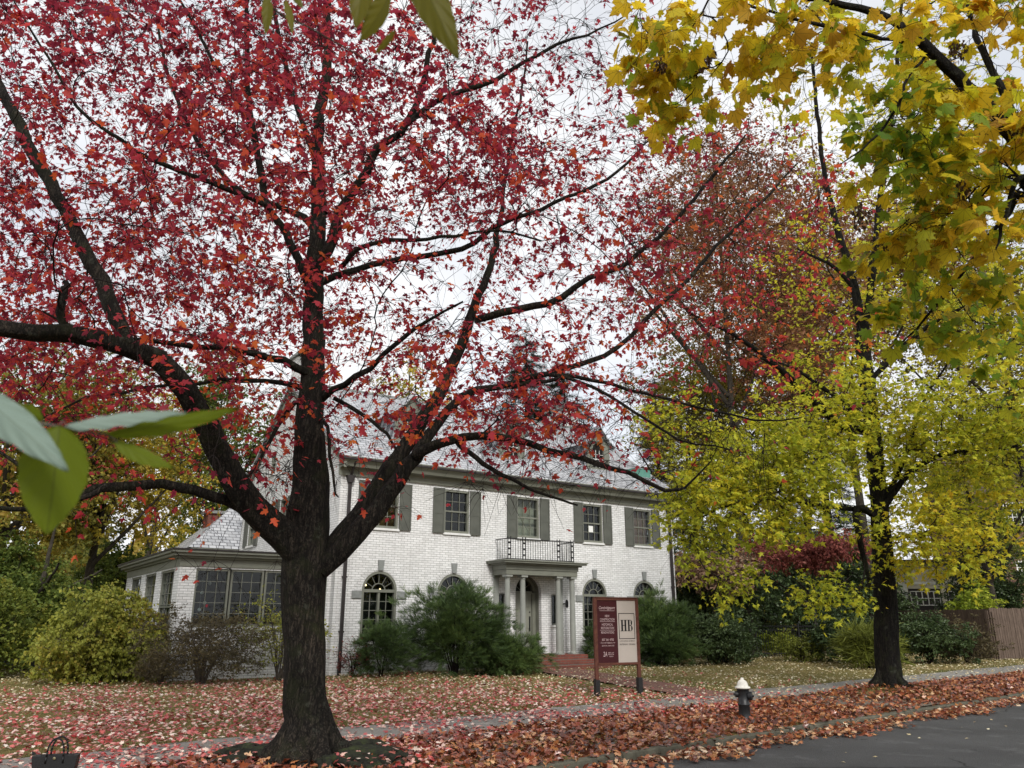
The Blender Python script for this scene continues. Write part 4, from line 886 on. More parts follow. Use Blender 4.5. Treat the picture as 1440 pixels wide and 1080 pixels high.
# root flare
def flare(mat, base, r0, nroots, seed, parent, height=.75, spread=.9, name='root_flare', **kw):
    r_ = np.random.default_rng(seed); chs = []
    for i in range(nroots):
        a_ = 2*np.pi*i/nroots+r_.uniform(-.25, .25); d_ = np.array([math.cos(a_), math.sin(a_), 0]); s_ = spread*r_.uniform(.7, 1.35)
        P = [base+d_*r0*.10+np.array([0, 0, height*1.3]), base+d_*r0*.62+np.array([0, 0, height*.45]), base+d_*(r0*1.15)+np.array([0, 0, height*.16]), base+d_*(r0+s_*.4)+np.array([0, 0, .03]), base+d_*(r0+s_)+np.array([0, 0, -.09])]
        for k in (3, 4): P[k] = P[k]+np.array([r_.uniform(-.12, .12), r_.uniform(-.12, .12), 0])
        Q, rr = resample(P, [r0*.25, r0*.38, r0*.36, r0*.24, r0*.12], .08); chs.append((Q, rr))
    return link(name, tubes(name, chs), mat, parent, **kw)
TR = empty('red_maple', (-2.36, 9.84, 0), 0, 'large red-leaved maple with a thick forked trunk on the left verge', 'tree'); 
def put(name, me, mat, root, **kw):
    o = link(name, me, mat, root, **kw); o.location = (-root.location.x, -root.location.y, -root.location.z); return o
trunkset = [c for c in ch[:1]]; 
put('trunk', tubes('trunk', ch[:1]), M['bark'], TR)
put('limbs', tubes('limbs', ch[1:len(L)]), M['bark'], TR)
put('branches', tubes('branches', ch[len(L):]), M['twig'], TR)
fl = flare(M['bark'], np.array([-2.36, 9.84, 0]), .36, 9, 5, TR, .65, .6); fl.location = -TR.location
tips = RM.tips(); tp = np.array([a for a, b in tips]); td = np.array([b for a, b in tips])
px, py, D = proj(tp); nbare = (dens_at(px, py)+.02)*np.where((px < 0) | (py < 0), .8, 1)
P, b_, tip, nr, sz = foliage(np.random.default_rng(9), tp, td, 6, .46, 3.5, .080, .45, .5, density=nbare)
put('twigs', twig_mesh('twigs', P, .0034), M['twig'], TR)
px, py, D = proj(b_); low = np.clip((py-380)/300, 0, 1)*.35+np.clip(.25-px/1200, 0, .2)
rg9 = np.random.default_rng(10); big = .5+.5*np.sin(b_[:, 0]*1.1+b_[:, 2]*.8)*np.sin(b_[:, 1]*.9+1)
rv_ = np.clip(rg9.random(len(b_))*.66+np.clip((b_[:, 0]-.5)/4, 0, 1)*.16+np.clip((8.0-b_[:, 2])/7, 0, 1)*.30*big*1.3, 0, 1)  # leaves on the right shifted brighter orange, sunlit side put into their colour
rv_ = rv_*(1-.26*np.clip((b_[:, 2]-6.0)/4.0, 0, 1))
put('crown', leaves_mesh('crown', T_RED, b_, tip, nr, sz, rv_), M['red_leaf'], TR)
print('red maple', len(tp), len(b_))
# mossy roots and ground-hugging lumps at the foot
rb = []
r_ = np.random.default_rng(21)
for i in range(40):
    a_ = r_.uniform(-1.0, .8) if i < 30 else r_.uniform(2.6, 3.6); d0 = r_.uniform(.35, .6); ln_ = r_.uniform(.5, 1.25); q0 = np.array([-2.36, 9.84, .05])+np.array([math.cos(a_), math.sin(a_), 0])*d0
    pts = [q0]; dd = np.array([math.cos(a_+r_.uniform(-.3, .3)), math.sin(a_), 0])
    for k in range(6): dd = norm(dd+r_.standard_normal(3)*np.array([.35, .35, 0])); q0 = q0+dd*ln_/6; pts.append(q0.copy())
    pts = np.array(pts); pts[:, 2] = np.array([.06, .10, .11, .09, .07, .02, -.06])+r_.uniform(-.02, .03)
    rb.append(resample(pts, np.array([.08, .075, .065, .055, .05, .04, .02])*r_.uniform(.6, 1.3), .05))
t = NT('mossy_roots'); c = t.coord(); n1 = t.noise(c, 6, 6, .8); n2 = t.noise(c, 70, 5, .8)
M['mossroot'] = t.done(t.bsdf(t.ramp(n1, [(.3, (.014, .014, .012)), (.5, (.04, .042, .032)), (.62, (.06, .075, .032)), (.75, (.11, .105, .09))]), .95, .1, t.bump(n2, 1, .03)))
put('surface_roots', tubes('surface_roots', rb), M['mossroot'], TR)

# ================================================================== STREET TREE (yellow-green maple, right)
L2 = []
L2.append(limb([(1252, 990), (1250, 960), (1247, 880), (1243, 800), (1240, 740), (1236, 690), (1228, 610), (1218, 520), (1212, 470)], [18.75]*6+[18.9, 19, 19], [56, 46, 42, 38, 33, 30, 28, 26, 24]))
L2.append(limb([(1214, 480), (1200, 400), (1180, 330), (1160, 250), (1150, 160), (1140, 60)], lin(19, 20, 6), [18, 15, 12, 9, 7, 5]))
L2.append(limb([(1214, 480), (1225, 400), (1235, 300), (1250, 200), (1262, 90), (1270, -20)], lin(19, 18.5, 6), [16, 13, 11, 9, 7, 5]))
L2.append(limb([(1214, 470), (1195, 400), (1165, 370), (1120, 350)], lin(19, 18.3, 4), [10, 8, 6, 3]))
L2.append(limb([(1228, 610), (1180, 595), (1130, 550), (1080, 505), (1030, 470), (970, 440)], lin(18.9, 16.8, 6), [15, 14, 13, 10, 7, 4]))
L2.append(limb([(1236, 640), (1200, 580), (1150, 540), (1120, 520), (1060, 500)], lin(18.9, 17.2, 5), [10, 9, 7, 5, 3]))
L2.append(limb([(1238, 730), (1205, 715), (1212, 770), (1225, 830)], [18.7, 18.2, 18.2, 18.4], [14, 13, 10, 5]))
L2.append(limb([(1238, 720), (1160, 712), (1080, 700), (1000, 720), (960, 750)], lin(18.6, 16.5, 5), [9, 8, 6, 4, 2]))
L2.append(limb([(1238, 720), (1265, 680), (1300, 650), (1350, 635), (1420, 630), (1480, 600)], lin(18.6, 17.5, 6), [12, 11, 9, 7, 5, 3]))
L2.append(limb([(1240, 705), (1262, 670), (1280, 620), (1300, 560), (1340, 500)], lin(18.6, 19.5, 5), [9, 8, 7, 5, 3]))
L2.append(limb([(1238, 760), (1290, 755), (1340, 770), (1380, 785)], lin(18.6, 17.5, 4), [7, 5, 4, 3]))
L2.append(limb([(1220, 540), (1290, 470), (1360, 430), (1440, 390)], lin(19, 18, 4), [10, 8, 6, 4]))
L2 = [(p_, w_*.76) for p_, w_ in L2]
ST = Tree(L2, 5, .28, .005, .42)
def blob(cxs, n, rgx):
    out = []
    tot = sum(c[-1] for c in cxs)
    for (x, y, Y, rx, ry, rz, w) in cxs:
        k = int(n*w/tot); q = rgx.standard_normal((k, 3)); q = q/np.linalg.norm(q, axis=1, keepdims=True)*rgx.random((k, 1))**.4
        c = at(x, y, Y); s_ = Y/FOC; out.append(c+q*np.array([rx*s_, rz, ry*s_]))
    return np.concatenate(out)
r5 = np.random.default_rng(31)
T_ = blob([(1060, 690, 17.2, 125, 78, 1.5, 26), (985, 722, 16.8, 50, 72, .9, 8), (1100, 640, 17.8, 130, 70, 1.8, 20), (1310, 750, 17.6, 85, 62, 1.3, 14), (1290, 610, 18, 140, 80, 2, 24), (1400, 600, 17, 90, 90, 1.8, 14), (1180, 560, 18.5, 110, 80, 2, 12),
            (1230, 380, 19.5, 180, 140, 2.5, 24), (1380, 420, 18, 110, 120, 2, 18), (960, 600, 18, 70, 50, 1.5, 5), (1240, 150, 20, 220, 180, 3, 18), (1020, 815, 16.6, 24, 22, .4, 2), (1170, 830, 17.8, 50, 22, .6, 3)], 1750, r5)
ST.grow(T_, .06)
ch2 = ST.branches(); T2R = empty('street_maple', (8.43, 18.75, 0), 0, 'yellow-green maple with a dark straight trunk on the right verge', 'tree')
put('trunk', tubes('trunk', ch2[:1]), M['bark2'], T2R); put('limbs', tubes('limbs', ch2[1:len(L2)]), M['bark2'], T2R); put('branches', tubes('branches', ch2[len(L2):]), M['twig'], T2R)
f2 = flare(M['bark2'], np.array([8.46, 18.75, 0.06]), .29, 7, 8, T2R, .6, .5); f2.location = -T2R.location
tips = ST.tips(); tp = np.array([a for a, b in tips]); td = np.array([b for a, b in tips]); px, py, D = proj(tp)
dn = np.where(py < 480, .62, 1.0)*np.where(px < 1180, 1, 1)
P, b_, tip, nr, sz = foliage(np.random.default_rng(19), tp, td, 5, .55, 4.1, .122, .5, .4, density=dn)
put('twigs', twig_mesh('twigs', P, .0035), M['twig'], T2R)
rr_ = np.random.default_rng(20).random(len(b_)); px, py, D = proj(b_); gl_ = .5+.5*np.sin(b_[:, 0]*1.3+b_[:, 2]*1.7+1)*np.sin(b_[:, 1]*.9)
rv_ = np.clip(rr_*.55+.38*np.clip(.5+(640-py)/900+(gl_-.5)*.5, 0, 1)+np.where((px > 1240) & (py > 690), .2, 0), 0, 1)
put('crown', leaves_mesh('crown', T_STAR, b_, tip, nr, sz, rv_), M['yg_leaf'], T2R)
print('street maple', len(b_))

# ================================================================== NEAR NORWAY MAPLE (reaches in from the right)
L3 = []
tb = np.array([6.3, 4.6, 0])
L3.append((np.array([tb, tb+[0, 0, 1.5], tb+[-.05, .05, 3], tb+[-.1, .1, 4.4], tb+[-.1, 0, 6.5], tb+[0, 0, 8.5]]), np.array([.34, .29, .26, .22, .16, .08])))
L3.append((np.vstack([[tb+[-.1, .1, 3.4]], [at(1470, 215, 5.3)], [at(1410, 170, 5.2)], [at(1345, 108, 5.1)], [at(1290, 55, 5.0)], [at(1240, 22, 5.0)], [at(1150, 0, 5)], [at(1040, -25, 5)]]), np.array([.09, .055, .05, .045, .037, .03, .022, .012])))
L3.append(([at(1440, 195, 5.25), at(1405, 120, 5.4), at(1372, 50, 5.6), at(1350, -40, 5.8)], [.03, .028, .025, .018]))
L3.append(([at(1270, 60, 5.1), at(1225, 50, 5.0), at(1165, 38, 4.8), at(1130, 32, 4.7), at(1085, 18, 4.6), at(1010, -8, 4.6), at(940, -20, 4.6)], [.014, .016, .015, .013, .011, .009, .005]))
L3.append((np.vstack([[tb+[-.1, .1, 3.0]], [at(1500, 300, 5)], [at(1440, 248, 4.9)], [at(1415, 300, 4.8)], [at(1405, 330, 4.8)], [at(1400, 350, 4.8)]]), np.array([.06, .035, .02, .014, .010, .005])))
L3.append((np.vstack([[tb+[-.1, .1, 2.9]], [at(1480, 290, 5.6)], [at(1420, 300, 5.9)], [at(1340, 400, 6.2)], [at(1290, 460, 6.4)], [at(1260, 490, 6.5)]]), np.array([.05, .035, .02, .014, .009, .005])))
L3.append(([at(1300, 80, 5.1), at(1275, 110, 4.9), at(1260, 150, 4.7), at(1225, 200, 4.6), at(1180, 230, 4.5)], [.012, .011, .010, .008, .004]))
NM = Tree(L3, 8, .10, .0022, .42)
r6 = np.random.default_rng(41)
def pblob(x, y, Y, rx, ry, rz, k):
    q = r6.standard_normal((k, 3)); q = q/np.linalg.norm(q, axis=1, keepdims=True)*r6.random((k, 1))**.45; s_ = Y/FOC; return at(x, y, Y)+q*np.array([rx*s_, rz, ry*s_])
TN = np.concatenate([pblob(930, 50, 4.8, 75, 70, .5, 26), pblob(960, 120, 5.2, 70, 50, .5, 22), pblob(1060, 50, 4.8, 100, 55, .6, 26), pblob(1200, 60, 5.0, 130, 70, .7, 40), pblob(1370, 60, 5.3, 110, 90, .8, 44), pblob(1280, 190, 4.8, 105, 75, .5, 48),
                     pblob(1390, 230, 5.0, 90, 90, .7, 44), pblob(1320, 310, 5.3, 120, 75, .6, 44), pblob(1260, 330, 5.6, 60, 50, .4, 16), pblob(1380, 420, 6.2, 80, 80, .7, 30), pblob(1290, 430, 6.2, 60, 55, .5, 16), pblob(1480, 300, 5.2, 70, 200, .8, 24), pblob(1250, -60, 5.5, 350, 60, 1, 30), pblob(1440, 480, 7, 70, 60, .6, 14),
                     pblob(1100, 120, 6.8, 200, 40, .8, 10), pblob(1330, 200, 6.8, 120, 200, .8, 46)])
NM.grow(TN, .06, minr=2.2)
ch3 = NM.branches(); NR = empty('near_maple', tuple(tb), 0, 'close maple reaching in from the upper right with large yellow and green leaves', 'tree')
put('trunk', tubes('trunk', ch3[:1]), M['bark2'], NR); put('limbs', tubes('limbs', ch3[1:len(L3)]), M['bark2'], NR); put('branches', tubes('branches', ch3[len(L3):]), M['twig'], NR)
tips = NM.tips(); tp = np.array([a for a, b in tips]); td = np.array([b for a, b in tips])
P, b_, tip, nr, sz = foliage(np.random.default_rng(42), tp, td, 4, .20, 1.35, .122, .30, .6)
put('twigs', twig_mesh('twigs', P, .002), M['twig'], NR)
rr_ = np.random.default_rng(43).random(len(b_)); px, py, D = proj(b_)
gr_ = np.clip(np.exp(-((px-1260)/90)**2-((py-190)/90)**2)+np.clip((py-300)/250, 0, .8), 0, 1)
rv_ = np.clip(.30+rr_*.70-gr_*.45+np.where(px < 1000, -.05, 0), 0, 1)
sz = sz*np.where(rr_ > .5, 1.12, .9)
put('crown', leaves_mesh('crown', T_NORWAY, b_, tip, nr, sz, rv_, True), M['near_leaf'], NR)
sc_ = np.concatenate([pblob(930, 90, 4.8, 12, 14, .06, 50), pblob(995, 75, 4.9, 14, 22, .08, 80), pblob(1345, 70, 5.1, 14, 20, .08, 60), pblob(1210, 300, 5.2, 16, 26, .1, 70), pblob(1345, 270, 5.1, 18, 26, .1, 60), pblob(985, 90, 4.8, 10, 16, .05, 30), pblob(1250, 340, 5.5, 25, 22, .1, 60)])
m_ = len(sc_); put('seed_clusters', leaves_mesh('seed_clusters', T_OVAL, sc_, norm(np.array([0, 0, -1.])+r6.standard_normal((m_, 3))*.3), r6.standard_normal((m_, 3)), .042, r6.random(m_)), M['seed'], NR, kind='stuff')
print('near maple', len(b_))

# ================================================================== FOREGROUND BROAD-LEAVED SAPLING (out of frame at left, reaches in)
FG = empty('cherry_sapling', (-1.05, .15, 0), 0, 'broad green leaves hanging very close at the left edge and top of view', 'tree')
def bigleaf(name, base, tip_, wid, mat, Yd=.75, roll=0., bend=.12, Ydt=None):
    A = at(*base, Yd); B = at(*tip_, Ydt or Yd); Lg = np.linalg.norm(B-A); y = (B-A)/Lg; view = norm((A+B)/2-np.array([0, 0, CH])); x = norm(np.cross(y, view)); z = np.cross(x, y)
    x2 = x*math.cos(roll)+z*math.sin(roll); z2 = -x*math.sin(roll)+z*math.cos(roll); w = wid/2*Yd/FOC/max(.2, math.cos(roll)); nu, nv = 17, 34; V = []; lu = []; lv = []
    for j in range(nv):
        v = j/(nv-1); prof = (math.sin(math.pi*v**.82)**.75)*(1-.12*v)+.004; prof *= 1+.03*(((j*7) % 3)-1)*(1 if j % 2 else -.6)
        if v > .9: prof *= .9
        for i in range(nu):
            u = i/(nu-1)*2-1; p_ = A+y*Lg*v+x2*w*prof*u+z2*(w*.28*abs(u)*prof-bend*Lg*4*v*(1-v)*.5+.012*Lg*math.sin(v*30-abs(u)*9)*abs(u))
            V.append(p_); lu.append(u*prof); lv.append(v)
    F = [(j*nu+i, j*nu+i+1, (j+1)*nu+i+1, (j+1)*nu+i) for j in range(nv-1) for i in range(nu-1)]
    me = np_mesh(name, np.array(V), np.array(F), True, {'rnd': ('POINT', [random.random()]*len(V)), 'lu': ('POINT', lu), 'lv': ('POINT', lv)})
    return put(name, me, mat, FG)
bigleaf('leaf', (-45, 545), (96, 662), 52, M['fg_pale'], .74, .25, .10, .70)
bigleaf('leaf', (84, 598), (66, 752), 92, M['fg_green'], .76, .1, .08)
bigleaf('leaf', (150, 612), (338, 573), 27, M['fg_green'], .78, .3, -.10)
bigleaf('leaf', (92, 600), (262, 580), 20, M['fg_pale'], .77, .9, .05)
bigleaf('leaf', (160, 620), (244, 658), 24, M['fg_green'], .78, .5, -.06)
bigleaf('leaf', (60, 588), (12, 572), 26, M['fg_green'], .80, .4)
bigleaf('leaf', (-60, 625), (12, 600), 40, M['fg_green'], .78, .2)
bigleaf('leaf', (512, -45), (500, 40), 44, M['fg_olive'], .90, .3)
bigleaf('leaf', (548, -8), (506, 58), 36, M['fg_olive'], .92, .4)
bigleaf('leaf', (578, -55), (645, 84), 62, M['fg_olive'], .88, .1)
bigleaf('leaf', (640, -40), (598, 6), 34, M['fg_olive'], .9, .3)
bigleaf('leaf', (556, 43), (527, 76), 12, M['fg_olive'], .92, .6)
bigleaf('leaf', (377, -8), (373, 49), 20, M['fg_olive'], 1.2, .4); bigleaf('leaf', (402, 0), (411, 49), 14, M['fg_olive'], 1.2, .5); bigleaf('leaf', (410, -12), (426, 12), 14, M['fg_olive'], 1.2, .3)
fgb = [resample([at(-160, 560, .78), at(-40, 585, .77), at(60, 596, .77), at(110, 606, .77), at(150, 612, .78), at(165, 622, .78)], [.0022, .002, .0017, .0014, .0012, .001], .02),
       resample([at(84, 598, .76), at(90, 592, .77), at(95, 603, .77)], [.0009, .0009, .0009], .01),
       resample([np.array([-1.0, .3, 2.2]), at(-400, 300, .8), at(-160, 560, .78)], [.006, .004, .0022], .05),
       resample([np.array([-1.0, .25, 2.4]), np.array([-.7, .5, 2.5]), at(250, -150, 1.0), at(367, 0, 1.2), at(430, 36, 1.25), at(500, 75, 1.35), at(540, 96, 1.4), at(590, 108, 1.45)], [.006, .005, .004, .0026, .0022, .0018, .0014, .0008], .05),
       resample([at(250, -150, 1.0), at(420, -90, .92), at(520, -60, .9), at(600, -60, .88), at(650, -50, .9)], [.003, .0026, .002, .0018, .001], .04),
       resample([np.array([-1.05, .15, 0]), np.array([-1.07, .17, 1.0]), np.array([-1.0, .25, 2.4]), np.array([-1.05, .2, 3.4])], [.025, .02, .012, .005], .1)]
fgb = [(p_, r_) for p_, r_ in fgb]
put('stems', tubes('stems', fgb), M['twig_grey'], FG)

# ================================================================== BACKGROUND TREES AND SHRUBS
def bg_tree(name, label, base, height, rad, mat, seed, n=260, leaf=.16, nl=6, tpl=T_DIA, cz=.62, rz=.42, bark='bark3', tr=.2, group=None, cat='tree', ntw=4, tl=.7, dens_holes=.35, colr=(0, 1)):
    r_ = np.random.default_rng(seed); base = np.array([base[0], base[1], 0.0]); top = base+np.array([r_.uniform(-.5, .5), r_.uniform(-.5, .5), height*.9])
    fork = height*.28
    Ls = [(np.array([base-[0, 0, .1], base+[.05, 0, fork*.5], base+[0, .05, fork], (base+top)/2, top]), np.array([tr*1.25, tr, tr*.85, tr*.5, tr*.15]))]
    for k in range(5):
        a_ = r_.uniform(0, 6.28); z_ = fork*r_.uniform(.8, 1.7); d_ = np.array([math.cos(a_), math.sin(a_), 0])
        Ls.append((np.array([base+[0, 0, z_], base+d_*rad*.3+[0, 0, z_+height*.12], base+d_*rad*.62+[0, 0, z_+height*.25]]), np.array([tr*.5, tr*.35, tr*.15])))
    tr_ = Tree(Ls, seed, max(.25, height/30), tr*.03, .45)
    nb = 9; cen = r_.standard_normal((nb, 3)); cen = cen/np.linalg.norm(cen, axis=1, keepdims=True)*r_.uniform(.25, .68, (nb, 1)); rs = r_.uniform(.3, .5, nb)
    k = r_.integers(0, nb, n); q = r_.standard_normal((n, 3)); q = q/np.linalg.norm(q, axis=1, keepdims=True)*r_.random((n, 1))**.45*rs[k][:, None]+cen[k]
    T = base+np.array([0, 0, height*cz])+q*np.array([rad, rad, height*rz]); T[:, 2] = np.maximum(T[:, 2], height*.12)
    tr_.grow(T, .1); c_ = tr_.branches(); rt = empty(name, tuple(base), 0, label, cat, group)
    put('trunk', tubes('trunk', c_[:len(Ls)]), M[bark], rt); put('branches', tubes('branches', c_[len(Ls):]), M['twig'], rt)
    tp_ = tr_.tips(); a_ = np.array([x for x, y in tp_]); b2 = np.array([y for x, y in tp_])
    P_, bb, tt_, nn_, ss = foliage(r_, a_, b2, ntw+2, tl*rad/4, nl*1.25, leaf, .3, .4)
    cl_ = .5+.5*np.sin(bb[:, 0]*.9+bb[:, 2]*1.1+seed)*np.sin(bb[:, 1]*.8+seed); rn = np.clip(colr[0]+(colr[1]-colr[0])*(r_.random(len(bb))*.6+.4*cl_), 0, 1)
    put('crown', leaves_mesh('crown', tpl, bb, tt_, nn_, ss, rn), M[mat], rt); return rt
def xy(px, Y): p = at(px, 870, Y); return (p[0], p[1])
G1 = 'autumn trees standing behind the house and yard'
bg_tree('yellow_tree', 'golden yellow tree left of the sunroom, behind the large yellow-green bush', xy(115, 34), 13, 5.0, 'gold_leaf', 101, 520, .15, 10, cz=.56, rz=.46, group=G1)
bg_tree('olive_tree', 'tall olive-yellow tree at the far left edge behind the grey fence', xy(-20, 30), 15, 5.4, 'olive_leaf', 102, 520, .16, 10, cz=.56, rz=.46, group=G1)
bg_tree('green_tree', 'green and orange tipped tree rising right behind the sunroom roof', xy(285, 44), 17, 5.5, 'green_leaf', 103, 420, .19, 9, cz=.6, group=G1, colr=(.2, 1))
bg_tree('thin_tree', 'thin-crowned yellowish tree with bare grey branches left of the sunroom', xy(195, 46), 17, 4.6, 'gold_leaf', 104, 300, .17, 5, cz=.56, rz=.46, group=G1)
bg_tree('hedge_tree', 'low dark green bushy tree at far left behind the bush', xy(40, 27), 5.4, 3.2, 'green_leaf', 105, 300, .13, 9, cz=.5, rz=.5, group=G1)
bg_tree('hedge_tree', 'low olive bushy tree directly left of the sunroom side windows', xy(165, 38), 6.0, 3.4, 'green_leaf', 106, 300, .14, 9, cz=.5, rz=.5, group=G1)
bg_tree('golden_tree', 'pale golden treetop seen between the red limbs above the house roof', xy(560, 52), 22, 5.5, 'gold_leaf', 107, 260, .22, 6, group=G1)
bg_tree('rust_tree', 'tall rusty brown tree behind the right end of the house', xy(1050, 36), 31, 8.5, 'rust_leaf', 108, 1100, .15, 7, cz=.64, rz=.36, tpl=T_DIA, group=G1, tr=.22)
bg_tree('rust_tree', 'second rusty tree showing at top right between the yellow branches', xy(1230, 41), 33, 8.5, 'rust_leaf', 109, 800, .17, 7, cz=.62, rz=.38, group=G1, tr=.22, colr=(.3, 1))
bg_tree('olive_tree', 'olive-yellow tree close behind the right gable of the house', xy(985, 44), 20, 5.0, 'olive_leaf', 110, 520, .16, 8, cz=.58, rz=.45, group=G1, colr=(.2, 1))
bg_tree('olive_tree', 'broad olive tree behind the dark street trunk', xy(1150, 43), 25, 7, 'olive_leaf', 111, 620, .18, 7, group=G1)
bg_tree('yellow_tree', 'yellow-green tree at the right edge above the wooden fence', xy(1400, 44), 15, 5.5, 'yg_leaf', 112, 380, .19, 7, cz=.68, rz=.36, group=G1)
bg_tree('olive_tree', 'tall thin olive tree beyond the right edge of view', xy(1480, 38), 29, 9, 'olive_leaf', 113, 800, .18, 7, cz=.62, group=G1)
bg_tree('willow_tree', 'pale green fine-leaved tree in front of the neighbouring brick house', xy(1420, 49), 11, 3.4, 'green_leaf', 114, 260, .14, 6, cz=.6, rz=.42, group=G1, colr=(.55, .95))
# dark evergreens right of the house
G2 = 'dark evergreens screening the yard right of the house'
EVG = []
for (px_, Y_, h_, r_, sd, lb) in ((1000, 35.8, 5.0, 2.0, 201, 'dark evergreen just right of the house corner'), (1060, 42, 6.0, 3.0, 202, 'dark evergreen behind the iron fence'), (1140, 44, 6.2, 3.2, 203, 'dark evergreen behind the red dogwood'),
                                  (1190, 42, 5.6, 2.2, 204, 'dark evergreen directly left of the street maple trunk'), (1222, 50, 4.5, 1.6, 205, 'low dark evergreen left of the neighbouring garage'), (1392, 47, 5.2, 1.9, 206, 'dark round evergreen between the garage and the brick house')):
    EVG.append((px_, Y_, h_, r_, sd, lb))
bg_tree('dogwood_tree', 'small red-leaved dogwood in front of the dark evergreens', xy(1146, 33), 5.4, 2.9, 'dogwood', 210, 130, .15, 9, T_OVAL, cz=.80, rz=.16, bark='bark3', tr=.10)
bg_tree('hydrangea_tree', 'small tree of faded pinkish tan leaves right of the house corner', xy(1010, 33.5), 5.0, 2.5, 'pink_leaf', 211, 150, .16, 6, T_OVAL, cz=.72, rz=.22, bark='bark3', tr=.09)

def conifer(name, label, base, height, rad, seed, parent_group=None, n=46):
    r_ = np.random.default_rng(seed); base = np.array([base[0], base[1], 0.]); rt = empty(name, tuple(base), 0, label, 'tree', parent_group); chs = []; pos = []; tipd = []
    chs.append(resample([base, base+[0, 0, height*.5], base+[0, 0, height]], [height*.014, height*.01, .02], .5))
    for i in range(n*5):
        f_ = r_.uniform(.12, 1)**.8; z_ = height*f_; l_ = rad*(1-f_)**.8*r_.uniform(.6, 1.1)+.25; a_ = r_.uniform(0, 6.28); d_ = np.array([math.cos(a_), math.sin(a_), 0])
        p0 = base+[0, 0, z_]; p1 = p0+d_*l_*.5+[0, 0, .03*l_]; p2 = p0+d_*l_+[0, 0, -.18*l_]; Q, rr = resample([p0, p1, p2], [.035, .02, .008], .3); chs.append((Q, rr))
        m = int(l_*13)+4; tt_ = r_.uniform(.2, 1, m)[:, None]; pp = (1-tt_)**2*p0+2*tt_*(1-tt_)*p1+tt_**2*p2
        pos.append(pp+r_.standard_normal(pp.shape)*.05); tipd.append(norm(d_+r_.standard_normal(pp.shape)*[.9, .9, .3]+[0, 0, -.25]))
    pos = np.concatenate(pos); tipd = np.concatenate(tipd)
    put('trunk', tubes('trunk', chs), M['bark2'], rt); put('crown', leaves_mesh('crown', T_SPRAY, pos, tipd, np.array([0, 0, 1.])+r_.standard_normal(pos.shape)*.4, r_.uniform(.4, .8, len(pos)), r_.random(len(pos))), M['conifer'], rt)
conifer('conifer_tree', 'dark conifer behind the roof, the taller one above the middle dormer', xy(742, 46), 18.6, 6.5, 301, n=34)
conifer('conifer_tree', 'second dark conifer behind the roof, left of the end dormer', xy(800, 48), 17.4, 6.0, 304, n=30)
conifer('conifer_tree', 'small dark pine beyond the right gable, seen above the yellow leaves', xy(938, 60), 20, 3.2, 302)
conifer('conifer_tree', 'tall dark conifer far behind the street maple', xy(1180, 55), 25, 5, 303)

def shrub(name, label, base, h_, rx, mat, seed, n=160, leaf=.05, nl=10, tpl=T_DIA, stems=14, tl=.3, group=None, cat='shrub', ry=None, twig='twig', zlo=.05, ntw=4, flat=.3, colr=(0, 1), hang=.2, upward=.5, pt=.003):
    r_ = np.random.default_rng(seed); base = np.array([base[0], base[1], 0.]); ry = ry or rx; Ls = []
    for k in range(stems):
        a_ = 6.28*k/stems+r_.uniform(-.3, .3); q = r_.uniform(.3, .85); d_ = np.array([math.cos(a_)*rx, math.sin(a_)*ry, 0])
        Ls.append((np.array([base+d_*.08*r_.random()-[0, 0, .03], base+d_*.3*q+[0, 0, h_*.35], base+d_*.62*q+[0, 0, h_*.68]]), np.array([.02, .014, .007])*max(.6, h_/2)))
    t_ = Tree(Ls, seed, .15, pt, .4); q = r_.standard_normal((n, 3)); q = q/np.linalg.norm(q, axis=1, keepdims=True)*r_.random((n, 1))**.33; q[:, 2] = np.abs(q[:, 2])*1.0-(.35*(r_.random(n) < .45))*r_.random(n)
    lump = 1+.22*np.sin(np.arctan2(q[:, 1], q[:, 0])*3+seed)+.12*np.sin(q[:, 2]*7+seed*2)
    T = base+np.array([0, 0, h_*.38])+q*np.array([rx, ry, h_*.6])*lump[:, None]; T[:, 2] = np.where(r_.random(n) < .22, h_*r_.uniform(.06, .4, n), T[:, 2]); T[:, 2] = np.maximum(T[:, 2], zlo*h_+r_.uniform(0, .15*h_, n))
    t_.grow(T, .12); c_ = t_.branches(); rt = empty(name, tuple(base), 0, label, cat, group)
    put('stem', tubes('stem', c_), M[twig], rt); tp_ = t_.tips(); A = np.array([x for x, y in tp_]); B = np.array([y for x, y in tp_])
    B = norm(B+[0, 0, upward]); P_, bb, tt_, nn_, ss = foliage(r_, A, B, ntw, tl, nl, leaf, flat, hang, spread=.7)
    put('twigs', twig_mesh('twigs', P_, .0025), M[twig], rt)
    cl_ = .5+.5*np.sin(bb[:, 0]*2.1+seed)*np.sin(bb[:, 2]*2.3+seed)
    if tpl is T_SPRAY: tt_ = norm(tt_+np.repeat(norm(bb-(base+[0, 0, h_*.2]))[None], 1, 0)[0]*1.4)
    put('foliage', leaves_mesh('foliage', tpl, bb, tt_, nn_, ss, np.clip(colr[0]+(colr[1]-colr[0])*(r_.random(len(bb))*.65+.35*cl_), 0, 1)), M[mat], rt); return rt
def loc(s_, o_): p = PH+uf*s_+nf*o_; return (p[0], p[1])
YG = 'yew shrubs along the front of the house'
shrub('yew_shrub', 'big spreading yew between the first and second arched windows', loc(3.2, 1.8), 2.55, 1.75, 'yew', 401, 630, 0.133, 14, T_SPRAY, 16, .28, YG, ry=1.2)
shrub('yew_shrub', 'smaller upright yew left of the big yew, under the first arched window', loc(.95, 1.5), 1.6, .75, 'yew', 402, 254, 0.100, 15, T_SPRAY, 10, .22, YG)
shrub('yew_shrub', 'low wide yew reaching towards the porch steps', loc(4.7, 2.2), 1.15, 1.15, 'yew', 403, 390, 0.127, 14, T_SPRAY, 12, .26, YG, ry=.9, colr=(.25, 1))
